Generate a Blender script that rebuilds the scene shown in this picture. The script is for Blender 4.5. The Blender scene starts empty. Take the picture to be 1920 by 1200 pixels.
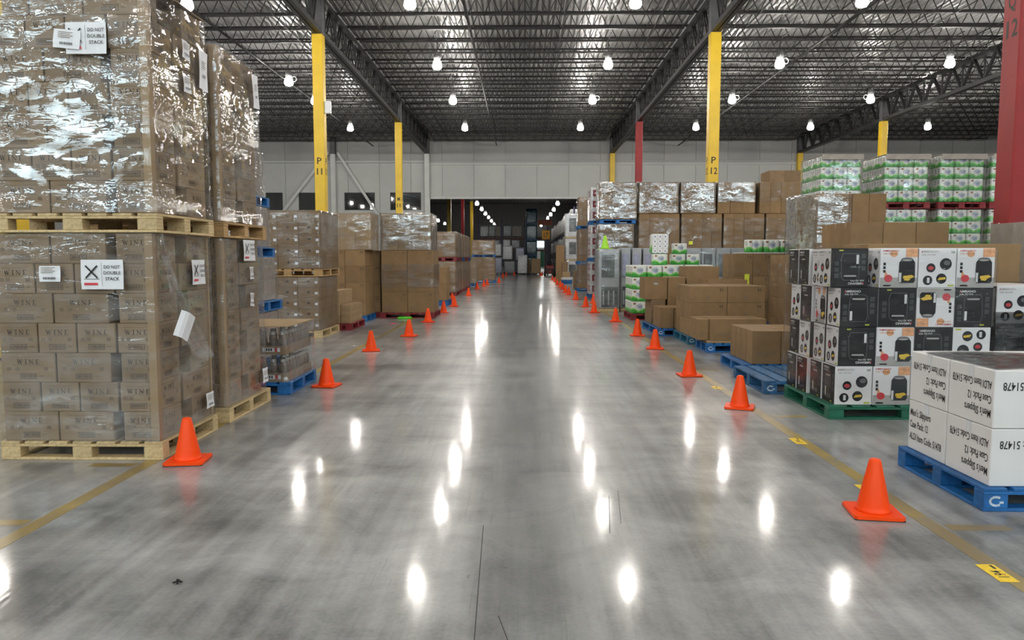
import bpy, math, random
from math import sin, cos, pi, radians
from mathutils import Vector, noise

random.seed(7)
S = bpy.context.scene
COL = S.collection

# ------------------------------------------------------------------ camera, world, exposure
cam_data = bpy.data.cameras.new('camera')
cam = bpy.data.objects.new('camera', cam_data)
COL.objects.link(cam)
cam.location = (0, 0, 1.5)
cam.rotation_euler = (radians(90 - 4.7397), 0, radians(0.8233))
cam_data.sensor_width = 36
cam_data.lens = 36 * 1387 / 1920
cam_data.clip_end = 400
S.camera = cam
W = bpy.data.worlds.new('world')
S.world = W
W.use_nodes = True
W.node_tree.nodes['Background'].inputs[0].default_value = (.7, .85, 1, 1)
W.node_tree.nodes['Background'].inputs[1].default_value = .3
vs = S.view_settings
vs.view_transform = 'Standard'
vs.look = 'None'
vs.gamma = 1
vs.use_curve_mapping = False
vs.exposure = 0.28
LAMP = 165.0          # radiance of the high bay lenses
DAY = 9.5             # radiance of the daylight panes in the rear wall
cy = S.cycles
cy.use_denoising = True
cy.max_bounces = 7
cy.diffuse_bounces = 3
cy.glossy_bounces = 4
cy.transmission_bounces = 4
cy.transparent_max_bounces = 16
cy.sample_clamp_indirect = 6
cy.sample_clamp_direct = 0
cy.caustics_reflective = False
cy.caustics_refractive = False

# ------------------------------------------------------------------ materials
M = {}

def new_mat(name):
    m = bpy.data.materials.new(name)
    m.use_nodes = True
    M[name] = m
    nt = m.node_tree
    return m, nt, nt.nodes['Principled BSDF']

def N(nt, kind, **kw):
    n = nt.nodes.new(kind)
    for k, v in kw.items():
        if k.startswith('_'):
            n.inputs[k[1:]].default_value = v
        else:
            setattr(n, k, v)
    return n

def L(nt, a, b):
    nt.links.new(a, b)

def math_n(nt, op, a, b=None, clamp=False):
    n = nt.nodes.new('ShaderNodeMath')
    n.operation = op
    n.use_clamp = clamp
    for i, x in enumerate((a, b)):
        if x is None:
            continue
        if isinstance(x, (int, float)):
            n.inputs[i].default_value = x
        else:
            nt.links.new(x, n.inputs[i])
    return n.outputs[0]

def mix_col(nt, fac, a, b):
    n = nt.nodes.new('ShaderNodeMix')
    n.data_type = 'RGBA'
    for s, x in ((n.inputs[0], fac), (n.inputs[6], a), (n.inputs[7], b)):
        if isinstance(x, (int, float)):
            s.default_value = x
        elif isinstance(x, tuple):
            s.default_value = x if len(x) == 4 else (*x, 1)
        else:
            nt.links.new(x, s)
    return n.outputs[2]

def ramp(nt, src, lo, hi):
    n = nt.nodes.new('ShaderNodeMapRange')
    n.inputs[1].default_value = lo
    n.inputs[2].default_value = hi
    nt.links.new(src, n.inputs[0])
    return n.outputs[0]

def noise_n(nt, scale, detail=4, vec=None, rough=.55, dist=0):
    n = nt.nodes.new('ShaderNodeTexNoise')
    n.inputs['Scale'].default_value = scale
    n.inputs['Detail'].default_value = detail
    n.inputs['Roughness'].default_value = rough
    n.inputs['Distortion'].default_value = dist
    if vec is not None:
        nt.links.new(vec, n.inputs['Vector'])
    return n.outputs[0]

def coords(nt, kind='Object', scale=(1, 1, 1)):
    t = nt.nodes.new('ShaderNodeTexCoord')
    if scale == (1, 1, 1):
        return t.outputs[kind]
    mp = nt.nodes.new('ShaderNodeMapping')
    mp.inputs['Scale'].default_value = scale
    nt.links.new(t.outputs[kind], mp.inputs[0])
    return mp.outputs[0]

def plain(name, c, rough=.5, metal=0, vary=.12, scale=6, stretch=(1, 1, 1), spec=.5, rand=0, bump=0):
    m, nt, b = new_mat(name)
    b.inputs['Roughness'].default_value = rough
    b.inputs['Metallic'].default_value = metal
    b.inputs['Specular IOR Level'].default_value = spec
    f = noise_n(nt, scale, 5, coords(nt, 'Object', stretch))
    lo = tuple(x * (1 - vary) for x in c)
    hi = tuple(min(1, x * (1 + vary)) for x in c)
    col = mix_col(nt, ramp(nt, f, .3, .7), lo, hi)
    if rand:
        oi = nt.nodes.new('ShaderNodeObjectInfo')
        hsv = nt.nodes.new('ShaderNodeHueSaturation')
        L(nt, math_n(nt, 'ADD', math_n(nt, 'MULTIPLY', oi.outputs['Random'], rand), 1 - rand * .5), hsv.inputs['Value'])
        L(nt, col, hsv.inputs['Color'])
        col = hsv.outputs[0]
    L(nt, col, b.inputs['Base Color'])
    if bump:
        bp = nt.nodes.new('ShaderNodeBump')
        bp.inputs['Strength'].default_value = bump
        bp.inputs['Distance'].default_value = .01
        L(nt, f, bp.inputs['Height'])
        L(nt, bp.outputs[0], b.inputs['Normal'])
    return m

CARD = (.27, .172, .087)
plain('card', CARD, .75, vary=.1, scale=5, rand=.22, spec=.2)
plain('card_wine', (.29, .21, .132), .7, vary=.1, scale=5, rand=.2, spec=.3)
plain('card_pale', (.38, .265, .15), .75, vary=.08, scale=5, rand=.14, spec=.2)
plain('card_dark', (.235, .158, .09), .75, vary=.1, scale=5, rand=.18, spec=.2)
plain('card_grey', (.36, .32, .28), .7, vary=.15, scale=5, rand=.25, spec=.3)
plain('white_card', (.72, .71, .7), .55, vary=.03, scale=4, rand=.04, spec=.3)
plain('tape', (.4, .29, .17), .25, vary=.05)
plain('ink', (.075, .055, .04), .7, vary=.2)
plain('ink_soft', (.2, .14, .085), .7, vary=.2)
plain('black_ink', (.012, .012, .012), .5)
plain('paper', (.78, .79, .82), .55, vary=.03)
plain('wood', (.56, .42, .22), .65, vary=.22, scale=7, stretch=(6, 1, 6), rand=.25)
plain('wood_orange', (.42, .26, .11), .65, vary=.25, scale=7, stretch=(6, 1, 6), rand=.25)
plain('blue_paint', (.012, .125, .36), .55, vary=.35, scale=9, rand=.3)
plain('blue_worn', (.03, .12, .26), .6, vary=.5, scale=14, rand=.3)
plain('teal_paint', (.015, .13, .22), .55, vary=.35, scale=9, rand=.3)
plain('red_paint', (.2, .015, .02), .55, vary=.35, scale=9, rand=.3)
plain('green_paint', (.012, .13, .075), .55, vary=.3, scale=9, rand=.3)
plain('logo_white', (.5, .58, .66), .6, vary=.3, scale=30)
plain('yellow_steel', (.72, .47, .012), .4, vary=.08, scale=2)
plain('red_steel', (.27, .007, .008), .5, vary=.15, scale=2)
plain('dark_steel', (.026, .026, .026), .5, metal=.2, vary=.2, scale=3)
plain('grey_steel', (.1, .1, .105), .5, metal=.2, vary=.15, scale=3)
plain('joist_steel', (.012, .0115, .011), .6, metal=.1, vary=.25, scale=4)
plain('white_steel', (.6, .61, .59), .45, vary=.05, scale=2)
plain('stencil', (.03, .025, .015), .6)
plain('deck_steel', (.5, .5, .5), .36, metal=.5, vary=.14, scale=1.3)
plain('far_deck', (.035, .035, .037), .7, vary=.2, scale=1)  # unlit look of the far hall's ceiling put into its colour
plain('panel_white', (.5, .51, .49), .5, vary=.05, scale=.6, rand=.05)
plain('panel_shaded', (.36, .36, .345), .5, vary=.06, scale=.6, rand=.06)  # upper wall band, its shadow under the roof put into the colour
plain('wall_paint', (.4, .4, .39), .7, vary=.06, scale=.4)
plain('cone_orange', (1.0, .075, .004), .42, vary=.02, spec=.25)
plain('cone_lime', (.36, .75, .02), .35, vary=.03)
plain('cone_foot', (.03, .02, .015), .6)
plain('housing', (.25, .25, .25), .4, metal=.6)
plain('plastic_white', (.68, .7, .72), .35, vary=.06)
plain('appliance', (.42, .45, .47), .3, vary=.12, scale=3, rand=.2)
plain('appliance_dark', (.1, .115, .12), .25, vary=.25, scale=6)
plain('fry_black', (.011, .011, .012), .45, vary=.3, spec=.3)
plain('fry_beige', (.66, .65, .63), .35, vary=.05)
plain('fry_grey', (.36, .35, .33), .4, vary=.1)
plain('fry_white', (.76, .75, .76), .35, vary=.02)
plain('fry_orange', (.72, .36, .18), .4, vary=.3, scale=30)
plain('fry_body', (.008, .008, .01), .22)
plain('fry_edge', (.13, .13, .135), .3)
plain('fry_panel', (.04, .042, .044), .4, vary=.5, scale=60)
plain('silver', (.6, .6, .6), .3)
plain('fries', (.75, .5, .05), .5, vary=.3, scale=90)
plain('red_badge', (.55, .035, .05), .4)
plain('tag_yellow', (.45, .47, .05), .5)
plain('floor_tag', (.9, .62, .03), .5, vary=.12, scale=30)
plain('note_yellow', (.75, .8, .06), .5)
plain('brown_print', (.25, .1, .05), .6)
plain('rack_blue', (.05, .05, .14), .5)
plain('rack_rust', (.12, .04, .025), .55)
plain('wrap_white', (.62, .63, .64), .28, vary=.25, scale=7, rand=.25, bump=.8)
plain('wrap_lilac', (.36, .37, .5), .28, vary=.25, scale=7, rand=.2, bump=.8)
plain('wrap_teal', (.04, .1, .125), .2, vary=.5, scale=5, rand=.2, bump=.9)
plain('wrap_grey', (.2, .21, .22), .28, vary=.35, scale=7, rand=.3, bump=.8)
plain('box_red', (.28, .02, .03), .4, vary=.3)
plain('sign_orange', (1.0, .42, .01), .5)
plain('rust_sign', (.4, .06, .012), .5)
plain('truck_red', (.25, .02, .02), .4)
plain('can_mix', (.12, .085, .06), .25, vary=.8, scale=14, rand=.6)
plain('can_top', (.5, .5, .48), .3, metal=.7)
plain('debris', (.7, .7, .68), .6)
plain('pink_scrap', (.85, .12, .2), .6)
plain('lime_scrap', (.1, .6, .03), .6)

def emit(name, c, s):
    m = bpy.data.materials.new(name)
    m.use_nodes = True
    M[name] = m
    nt = m.node_tree
    nt.nodes.clear()
    o = nt.nodes.new('ShaderNodeOutputMaterial')
    e = nt.nodes.new('ShaderNodeEmission')
    e.inputs[0].default_value = (*c, 1)
    e.inputs[1].default_value = s
    L(nt, e.outputs[0], o.inputs[0])

emit('lamp_lens', (1, .95, .88), LAMP)
emit('lamp_lens_far', (1, .95, .87), LAMP * .6)
emit('daylight', (.72, .92, 1.0), DAY)
emit('daylight_far', (.85, .95, 1.0), 3)
emit('sign_glow', (1, .34, .0), .8)

def film(name, gloss, milk, rough=.05, tint=.97, slope=1.0, milk_col=(.7, .71, .73)):
    """clear stretch film: see-through, mirror glints on fine wrinkles, a little haze where it is layered"""
    m = bpy.data.materials.new(name)
    m.use_nodes = True
    M[name] = m
    nt = m.node_tree
    nt.nodes.clear()
    out = nt.nodes.new('ShaderNodeOutputMaterial')
    n1 = noise_n(nt, 1.0, 3, coords(nt, 'Object', (2.0, 2.0, 12)), .55, 1.2)
    n2 = noise_n(nt, 13, 2, coords(nt, 'Object', (1, 1, 1.4)), .5, .8)
    h = math_n(nt, 'ADD', n1, math_n(nt, 'MULTIPLY', n2, .5))
    bp = N(nt, 'ShaderNodeBump', _Strength=1.0, _Distance=.009 * slope)
    calm = ramp(nt, noise_n(nt, 1.5, 2, coords(nt, 'Object', (1, 1, 2.2))), .4, .62)
    L(nt, math_n(nt, 'ADD', math_n(nt, 'MULTIPLY', calm, .85), .15), bp.inputs['Strength'])
    L(nt, h, bp.inputs['Height'])
    fr = N(nt, 'ShaderNodeFresnel', _IOR=1.42)
    L(nt, bp.outputs[0], fr.inputs['Normal'])
    patch = ramp(nt, noise_n(nt, 2.2, 3, coords(nt, 'Object', (1, 1, 2.5))), .4, .62)
    fac = math_n(nt, 'MULTIPLY', fr.outputs[0], math_n(nt, 'ADD', math_n(nt, 'MULTIPLY', patch, gloss), gloss * .25), True)
    fac = math_n(nt, 'MINIMUM', fac, .3 if gloss < 6 else .65)
    tr = N(nt, 'ShaderNodeBsdfTransparent')
    tr.inputs[0].default_value = (tint, tint, tint, 1)
    gl = N(nt, 'ShaderNodeBsdfGlossy', _Roughness=rough)
    L(nt, bp.outputs[0], gl.inputs['Normal'])
    df = N(nt, 'ShaderNodeBsdfDiffuse')
    df.inputs[0].default_value = (*milk_col, 1)
    mx = nt.nodes.new('ShaderNodeMixShader')
    L(nt, math_n(nt, 'MULTIPLY', ramp(nt, math_n(nt, 'ADD', n1, math_n(nt, 'MULTIPLY', patch, .25)), .45, 1.0), milk), mx.inputs[0])
    L(nt, tr.outputs[0], mx.inputs[1])
    L(nt, df.outputs[0], mx.inputs[2])
    mx2 = nt.nodes.new('ShaderNodeMixShader')
    L(nt, fac, mx2.inputs[0])
    L(nt, mx.outputs[0], mx2.inputs[1])
    L(nt, gl.outputs[0], mx2.inputs[2])
    L(nt, mx2.outputs[0], out.inputs[0])

film('film', 3.0, .16)
film('film_heavy', 3.8, .2, slope=.8)
film('film_thin', .9, .03)
film('film_silver', 9.0, .3, rough=.07, slope=1.3)
film('film_smoke', 4.0, .6, rough=.12, tint=.4, milk_col=(.07, .072, .085))
film('film_tail', 4.0, .4, rough=.1, slope=1.5)

def window_glass():
    m = bpy.data.materials.new('window_glass')
    m.use_nodes = True
    M['window_glass'] = m
    nt = m.node_tree
    nt.nodes.clear()
    out = nt.nodes.new('ShaderNodeOutputMaterial')
    tr = N(nt, 'ShaderNodeBsdfTransparent')
    tr.inputs[0].default_value = (.42, .44, .44, 1)
    gl = N(nt, 'ShaderNodeBsdfGlossy', _Roughness=.03)
    fr = N(nt, 'ShaderNodeFresnel', _IOR=1.5)
    mx = nt.nodes.new('ShaderNodeMixShader')
    L(nt, fr.outputs[0], mx.inputs[0])
    L(nt, tr.outputs[0], mx.inputs[1])
    L(nt, gl.outputs[0], mx.inputs[2])
    L(nt, mx.outputs[0], out.inputs[0])
window_glass()

def floor_mat():
    m, nt, b = new_mat('concrete')
    co = coords(nt, 'Object')
    big = noise_n(nt, .45, 5, co, .6, .4)
    mid = noise_n(nt, 1.7, 6, co, .65, .8)
    streak = noise_n(nt, 2.2, 5, coords(nt, 'Object', (3.5, .22, 1)), .6, .2)
    cross = noise_n(nt, 1.2, 4, coords(nt, 'Object', (.25, 1.6, 1)), .55, .2)
    fine = noise_n(nt, 45, 3, co)
    t = math_n(nt, 'ADD', math_n(nt, 'MULTIPLY', big, .34), math_n(nt, 'MULTIPLY', mid, .26))
    t = math_n(nt, 'ADD', t, math_n(nt, 'MULTIPLY', streak, .18))
    t = math_n(nt, 'ADD', t, math_n(nt, 'MULTIPLY', cross, .16))
    t = math_n(nt, 'ADD', t, math_n(nt, 'MULTIPLY', fine, .06))
    col = mix_col(nt, ramp(nt, t, .42, .585), (.125, .127, .127), (.44, .443, .436))
    # lane burnished by trucks, dark hall's reflection painted in too, broken up by noise
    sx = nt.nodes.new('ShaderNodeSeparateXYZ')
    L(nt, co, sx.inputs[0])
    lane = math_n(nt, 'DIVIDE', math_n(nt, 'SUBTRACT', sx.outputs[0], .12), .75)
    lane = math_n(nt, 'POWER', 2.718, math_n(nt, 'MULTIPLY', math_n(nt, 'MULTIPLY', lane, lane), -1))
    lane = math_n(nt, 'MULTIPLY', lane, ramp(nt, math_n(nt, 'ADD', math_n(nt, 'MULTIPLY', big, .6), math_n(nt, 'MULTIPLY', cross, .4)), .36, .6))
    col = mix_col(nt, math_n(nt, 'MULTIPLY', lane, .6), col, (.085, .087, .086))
    # scuffs: narrow dark scratches that run along the aisle
    sc = noise_n(nt, 3.0, 2, coords(nt, 'Object', (16, .35, 1)), .5, .5)
    col = mix_col(nt, math_n(nt, 'MULTIPLY', ramp(nt, sc, .69, .76), .4), col, (.08, .078, .072))
    spot = noise_n(nt, 9, 2, co)
    col = mix_col(nt, math_n(nt, 'MULTIPLY', ramp(nt, spot, .74, .78), .6), col, (.05, .05, .048))
    L(nt, col, b.inputs['Base Color'])
    r = math_n(nt, 'ADD', math_n(nt, 'MULTIPLY', mid, .14), math_n(nt, 'MULTIPLY', streak, .1))
    scr = noise_n(nt, 2.5, 3, coords(nt, 'Object', (30, 1.2, 1)), .6, .3)
    L(nt, math_n(nt, 'ADD', math_n(nt, 'SUBTRACT', r, .055), math_n(nt, 'MULTIPLY', ramp(nt, scr, .4, .7), .09)), b.inputs['Coat Roughness'])
    L(nt, math_n(nt, 'ADD', r, .2), b.inputs['Roughness'])
    L(nt, math_n(nt, 'ADD', math_n(nt, 'MULTIPLY', mid, .5), .2), b.inputs['Coat Weight'])
    b.inputs['Specular IOR Level'].default_value = .22
    bp = N(nt, 'ShaderNodeBump', _Strength=.09, _Distance=.01)
    L(nt, math_n(nt, 'ADD', mid, math_n(nt, 'MULTIPLY', fine, .12)), bp.inputs['Height'])
    L(nt, bp.outputs[0], b.inputs['Normal'])
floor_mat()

def worn_line():
    m, nt, b = new_mat('worn_yellow')
    co = coords(nt, 'Object')
    n = noise_n(nt, 3.0, 6, co, .7, .5)
    d = noise_n(nt, .9, 3, co)
    col = mix_col(nt, ramp(nt, d, .4, .62), (.23, .17, .075), (.42, .3, .07))
    col = mix_col(nt, math_n(nt, 'MULTIPLY', ramp(nt, n, .5, .66), .75), col, (.2, .185, .155))
    L(nt, col, b.inputs['Base Color'])
    b.inputs['Roughness'].default_value = .3
worn_line()

def towel_mat():
    """print of the wrapped paper rolls: white above, green waves below, a pale blue oval and a brown mark"""
    m, nt, b = new_mat('towel_print')
    tc = nt.nodes.new('ShaderNodeTexCoord')
    sp = nt.nodes.new('ShaderNodeSeparateXYZ')
    L(nt, tc.outputs['Generated'], sp.inputs[0])
    nn = nt.nodes.new('ShaderNodeSeparateXYZ')
    L(nt, tc.outputs['Normal'], nn.inputs[0])
    x, y, z = sp.outputs
    front = math_n(nt, 'GREATER_THAN', math_n(nt, 'ABSOLUTE', nn.outputs[1]), .6)
    topf = math_n(nt, 'GREATER_THAN', math_n(nt, 'ABSOLUTE', nn.outputs[2]), .8)
    u = math_n(nt, 'ADD', math_n(nt, 'MULTIPLY', x, front), math_n(nt, 'MULTIPLY', y, math_n(nt, 'SUBTRACT', 1, front)))
    wave = math_n(nt, 'ADD', math_n(nt, 'MULTIPLY', math_n(nt, 'SINE', math_n(nt, 'ADD', math_n(nt, 'MULTIPLY', u, 8.5), .6)), .09), .36)
    g = math_n(nt, 'LESS_THAN', z, wave)
    g2 = math_n(nt, 'LESS_THAN', z, math_n(nt, 'SUBTRACT', wave, .13))
    col = mix_col(nt, g, (.74, .75, .7), (.2, .56, .12))
    col = mix_col(nt, g2, col, (.045, .33, .045))
    def ell(cx, cz, rx, rz):
        a = math_n(nt, 'DIVIDE', math_n(nt, 'SUBTRACT', u, cx), rx)
        c = math_n(nt, 'DIVIDE', math_n(nt, 'SUBTRACT', z, cz), rz)
        s = math_n(nt, 'ADD', math_n(nt, 'MULTIPLY', a, a), math_n(nt, 'MULTIPLY', c, c))
        return math_n(nt, 'MULTIPLY', math_n(nt, 'LESS_THAN', s, 1), front)
    wob = noise_n(nt, 22, 2, tc.outputs['Generated'])
    col = mix_col(nt, ell(.55, .58, .22, .24), col, mix_col(nt, ramp(nt, wob, .4, .6), (.24, .28, .36), (.66, .7, .74)))
    col = mix_col(nt, ell(.55, .56, .15, .09), col, (.3, .34, .43))
    col = mix_col(nt, ell(.2, .82, .09, .08), col, (.3, .11, .05))
    fr = math_n(nt, 'ABSOLUTE', math_n(nt, 'SUBTRACT', math_n(nt, 'FRACT', math_n(nt, 'MULTIPLY', u, 3)), .5))
    mk = math_n(nt, 'MULTIPLY', math_n(nt, 'LESS_THAN', fr, .17), math_n(nt, 'GREATER_THAN', z, .52))
    mk = math_n(nt, 'MULTIPLY', mk, math_n(nt, 'LESS_THAN', z, .88))
    mk = math_n(nt, 'MULTIPLY', mk, math_n(nt, 'SUBTRACT', 1, front))
    mk = math_n(nt, 'MULTIPLY', mk, math_n(nt, 'GREATER_THAN', wob, .48))
    col = mix_col(nt, mk, col, (.12, .14, .2))
    col = mix_col(nt, topf, col, (.72, .72, .68))
    L(nt, col, b.inputs['Base Color'])
    b.inputs['Roughness'].default_value = .3
towel_mat()

# ------------------------------------------------------------------ geometry helpers
class G:
    def __init__(s):
        s.v, s.f, s.m = [], [], []
    def poly(s, pts, mi=0):
        n = len(s.v)
        s.v += [tuple(p) for p in pts]
        s.f.append(tuple(range(n, n + len(pts))))
        s.m.append(mi)
    def hexa(s, p, mi=0):
        n = len(s.v)
        s.v += [tuple(q) for q in p]
        for q in ((0, 3, 2, 1), (4, 5, 6, 7), (0, 1, 5, 4), (1, 2, 6, 5), (2, 3, 7, 6), (3, 0, 4, 7)):
            s.f.append(tuple(n + i for i in q))
            s.m.append(mi)
    def box(s, x0, x1, y0, y1, z0, z1, mi=0):
        s.hexa([(x0, y0, z0), (x1, y0, z0), (x1, y1, z0), (x0, y1, z0), (x0, y0, z1), (x1, y0, z1), (x1, y1, z1), (x0, y1, z1)], mi)
    def cbox(s, dx, dy, dz, c=.006, mi=0, my=None):
        """chamfered box, centred in x and y, bottom at z = 0; my: other material for the faces that look along x"""
        n = len(s.v)
        hx, hy = dx / 2, dy / 2
        idx = {}
        for sx in (-1, 1):
            for sy in (-1, 1):
                for sz in (0, 1):
                    z = dz if sz else 0
                    zi = dz - c if sz else c
                    for a, p in ((0, (sx * hx, sy * (hy - c), zi)), (1, (sx * (hx - c), sy * hy, zi)), (2, (sx * (hx - c), sy * (hy - c), z))):
                        idx[(sx, sy, sz, a)] = len(s.v)
                        s.v.append(p)
        def f(q, k):
            s.f.append(tuple(q))
            s.m.append(k)
        I = idx
        mx = mi if my is None else my
        for sx in (-1, 1):
            q = [I[(sx, -1, 0, 0)], I[(sx, 1, 0, 0)], I[(sx, 1, 1, 0)], I[(sx, -1, 1, 0)]]
            f(q if sx > 0 else q[::-1], mx)
        for sy in (-1, 1):
            q = [I[(-1, sy, 0, 1)], I[(1, sy, 0, 1)], I[(1, sy, 1, 1)], I[(-1, sy, 1, 1)]]
            f(q if sy < 0 else q[::-1], mi)
        for sz in (0, 1):
            q = [I[(-1, -1, sz, 2)], I[(1, -1, sz, 2)], I[(1, 1, sz, 2)], I[(-1, 1, sz, 2)]]
            f(q if sz else q[::-1], mi)
        for sx in (-1, 1):
            for sy in (-1, 1):
                q = [I[(sx, sy, 0, 0)], I[(sx, sy, 1, 0)], I[(sx, sy, 1, 1)], I[(sx, sy, 0, 1)]]
                f(q if sx * sy > 0 else q[::-1], mi)
                for sz in (0, 1):
                    q = [I[(sx, sy, sz, 0)], I[(sx, sy, sz, 1)], I[(sx, sy, sz, 2)]]
                    f(q if (sx * sy > 0) == (sz == 1) else q[::-1], mi)
        for sz in (0, 1):
            for sx in (-1, 1):
                q = [I[(sx, -1, sz, 0)], I[(sx, 1, sz, 0)], I[(sx, 1, sz, 2)], I[(sx, -1, sz, 2)]]
                f(q if (sx > 0) == (sz == 1) else q[::-1], mi)
            for sy in (-1, 1):
                q = [I[(-1, sy, sz, 1)], I[(1, sy, sz, 1)], I[(1, sy, sz, 2)], I[(-1, sy, sz, 2)]]
                f(q if (sy < 0) == (sz == 1) else q[::-1], mi)
    def bar(s, p, q, w, h=None, mi=0):
        p, q = Vector(p), Vector(q)
        d = (q - p).normalized()
        up = Vector((0, 0, 1)) if abs(d.z) < .95 else Vector((0, 1, 0))
        a = d.cross(up).normalized() * (w / 2)
        b = a.cross(d).normalized() * ((h or w) / 2)
        s.hexa([p - a - b, p + a - b, p + a + b, p - a + b, q - a - b, q + a - b, q + a + b, q - a + b], mi)
    def lathe(s, prof, n=16, mi=0, cx=0, cy=0, cap=True, sq=None):
        st = len(s.v)
        for r, z in prof:
            for k in range(n):
                a = 2 * pi * k / n
                s.v.append((cx + r * cos(a), cy + r * sin(a), z))
        for j in range(len(prof) - 1):
            for k in range(n):
                a, b = st + j * n + k, st + j * n + (k + 1) % n
                s.f.append((a, b, b + n, a + n))
                s.m.append(mi)
        if cap:
            s.f.append(tuple(st + k for k in range(n))[::-1])
            s.m.append(mi)
            e = st + (len(prof) - 1) * n
            s.f.append(tuple(e + k for k in range(n)))
            s.m.append(mi)
    # flat drawing on the x-z plane, seen from -y
    def rect(s, x0, x1, z0, z1, mi=0, y=0):
        s.poly([(x0, y, z0), (x1, y, z0), (x1, y, z1), (x0, y, z1)], mi)
    def line(s, x0, z0, x1, z1, w, mi=0, y=0):
        d = math.hypot(x1 - x0, z1 - z0)
        ax, az = -(z1 - z0) / d * w / 2, (x1 - x0) / d * w / 2
        s.poly([(x0 - ax, y, z0 - az), (x1 - ax, y, z1 - az), (x1 + ax, y, z1 + az), (x0 + ax, y, z0 + az)], mi)
    def ell(s, cx, cz, rx, rz, mi=0, y=0, n=20):
        s.poly([(cx + rx * cos(2 * pi * k / n), y, cz + rz * sin(2 * pi * k / n)) for k in range(n)], mi)
    def text(s, t, cx, cz, width, height, mi=0, y=0, align='c'):
        V, F = text_data(t)
        x0, x1 = min(v[0] for v in V), max(v[0] for v in V)
        z0, z1 = 0.0, .72
        kx = width / (x1 - x0)
        kz = height / (z1 - z0)
        n = len(s.v)
        off = cx - width / 2 if align == 'c' else cx
        s.v += [(off + (v[0] - x0) * kx, y, cz + (v[1] - .36) * kz) for v in V]
        for f in F:
            s.f.append(tuple(n + i for i in f))
            s.m.append(mi)
    def mesh(s, name, mats, smooth=False):
        me = bpy.data.meshes.new(name)
        me.from_pydata(s.v, [], s.f)
        for mt in mats:
            me.materials.append(M[mt])
        if len(mats) > 1:
            me.polygons.foreach_set('material_index', s.m)
        if smooth:
            me.polygons.foreach_set('use_smooth', [True] * len(s.f))
        me.update()
        return me

_TX = {}
def text_data(t):
    if t not in _TX:
        c = bpy.data.curves.new('lettering', 'FONT')
        c.body = t
        c.resolution_u = 2
        c.offset = .012
        o = bpy.data.objects.new('lettering', c)
        me = bpy.data.meshes.new_from_object(o)
        _TX[t] = ([tuple(v.co) for v in me.vertices], [tuple(p.vertices) for p in me.polygons])
        bpy.data.objects.remove(o)
        bpy.data.meshes.remove(me)
        bpy.data.curves.remove(c)
    return _TX[t]

def ob(name, me, parent=None, loc=(0, 0, 0), rot=(0, 0, 0)):
    o = bpy.data.objects.new(name, me)
    COL.objects.link(o)
    o.location = loc
    o.rotation_euler = rot
    if parent is not None:
        o.parent = parent
    return o

LABELS = {}
def tag(o, label, cat, group=None):
    o['label'] = label
    o['category'] = cat
    if group:
        o['group'] = group
    LABELS.setdefault(label, []).append(o.name)
    return o

def thing(name, label, cat, loc=(0, 0, 0), rz=0, group=None):
    o = ob(name, None, None, loc, (0, 0, rz))
    o.empty_display_size = .1
    return tag(o, label, cat, group)

def struct(name, me, parent=None, loc=(0, 0, 0)):
    o = ob(name, me, parent, loc)
    if parent is None:
        o['kind'] = 'structure'
    return o

ORD = ['', 'first', 'second', 'third', 'fourth', 'fifth', 'sixth', 'seventh', 'eighth', 'ninth', 'tenth', 'eleventh', 'twelfth', 'thirteenth',
       'fourteenth', 'fifteenth', 'sixteenth', 'seventeenth', 'eighteenth', 'nineteenth', 'twentieth', 'twenty-first', 'twenty-second', 'twenty-third', 'twenty-fourth']

_BX = {}
def box_mesh(dx, dy, dz, mats, c=.005, name='carton'):
    k = (round(dx, 3), round(dy, 3), round(dz, 3), mats, c)
    if k not in _BX:
        g = G()
        g.cbox(dx, dy, dz, c, 0, 1 if len(mats) > 1 else None)
        _BX[k] = g.mesh(name, mats)
    return _BX[k]

_TP = {}
def tape_mesh(dx, dy, dz):
    """packing tape along x over the top seam and a hand's width down both ends"""
    k = (round(dx, 3), round(dy, 3), round(dz, 3))
    if k not in _TP:
        g = G()
        e, w = .0012, .026
        g.poly([(-dx / 2 - e, -w, dz + e), (dx / 2 + e, -w, dz + e), (dx / 2 + e, w, dz + e), (-dx / 2 - e, w, dz + e)])
        d = min(.07, dz * .3)
        g.poly([(dx / 2 + e, -w, dz - d), (dx / 2 + e, w, dz - d), (dx / 2 + e, w, dz + e), (dx / 2 + e, -w, dz + e)])
        g.poly([(-dx / 2 - e, w, dz - d), (-dx / 2 - e, -w, dz - d), (-dx / 2 - e, -w, dz + e), (-dx / 2 - e, w, dz + e)])
        _TP[k] = g.mesh('tape', ('tape',))
    return _TP[k]

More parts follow.
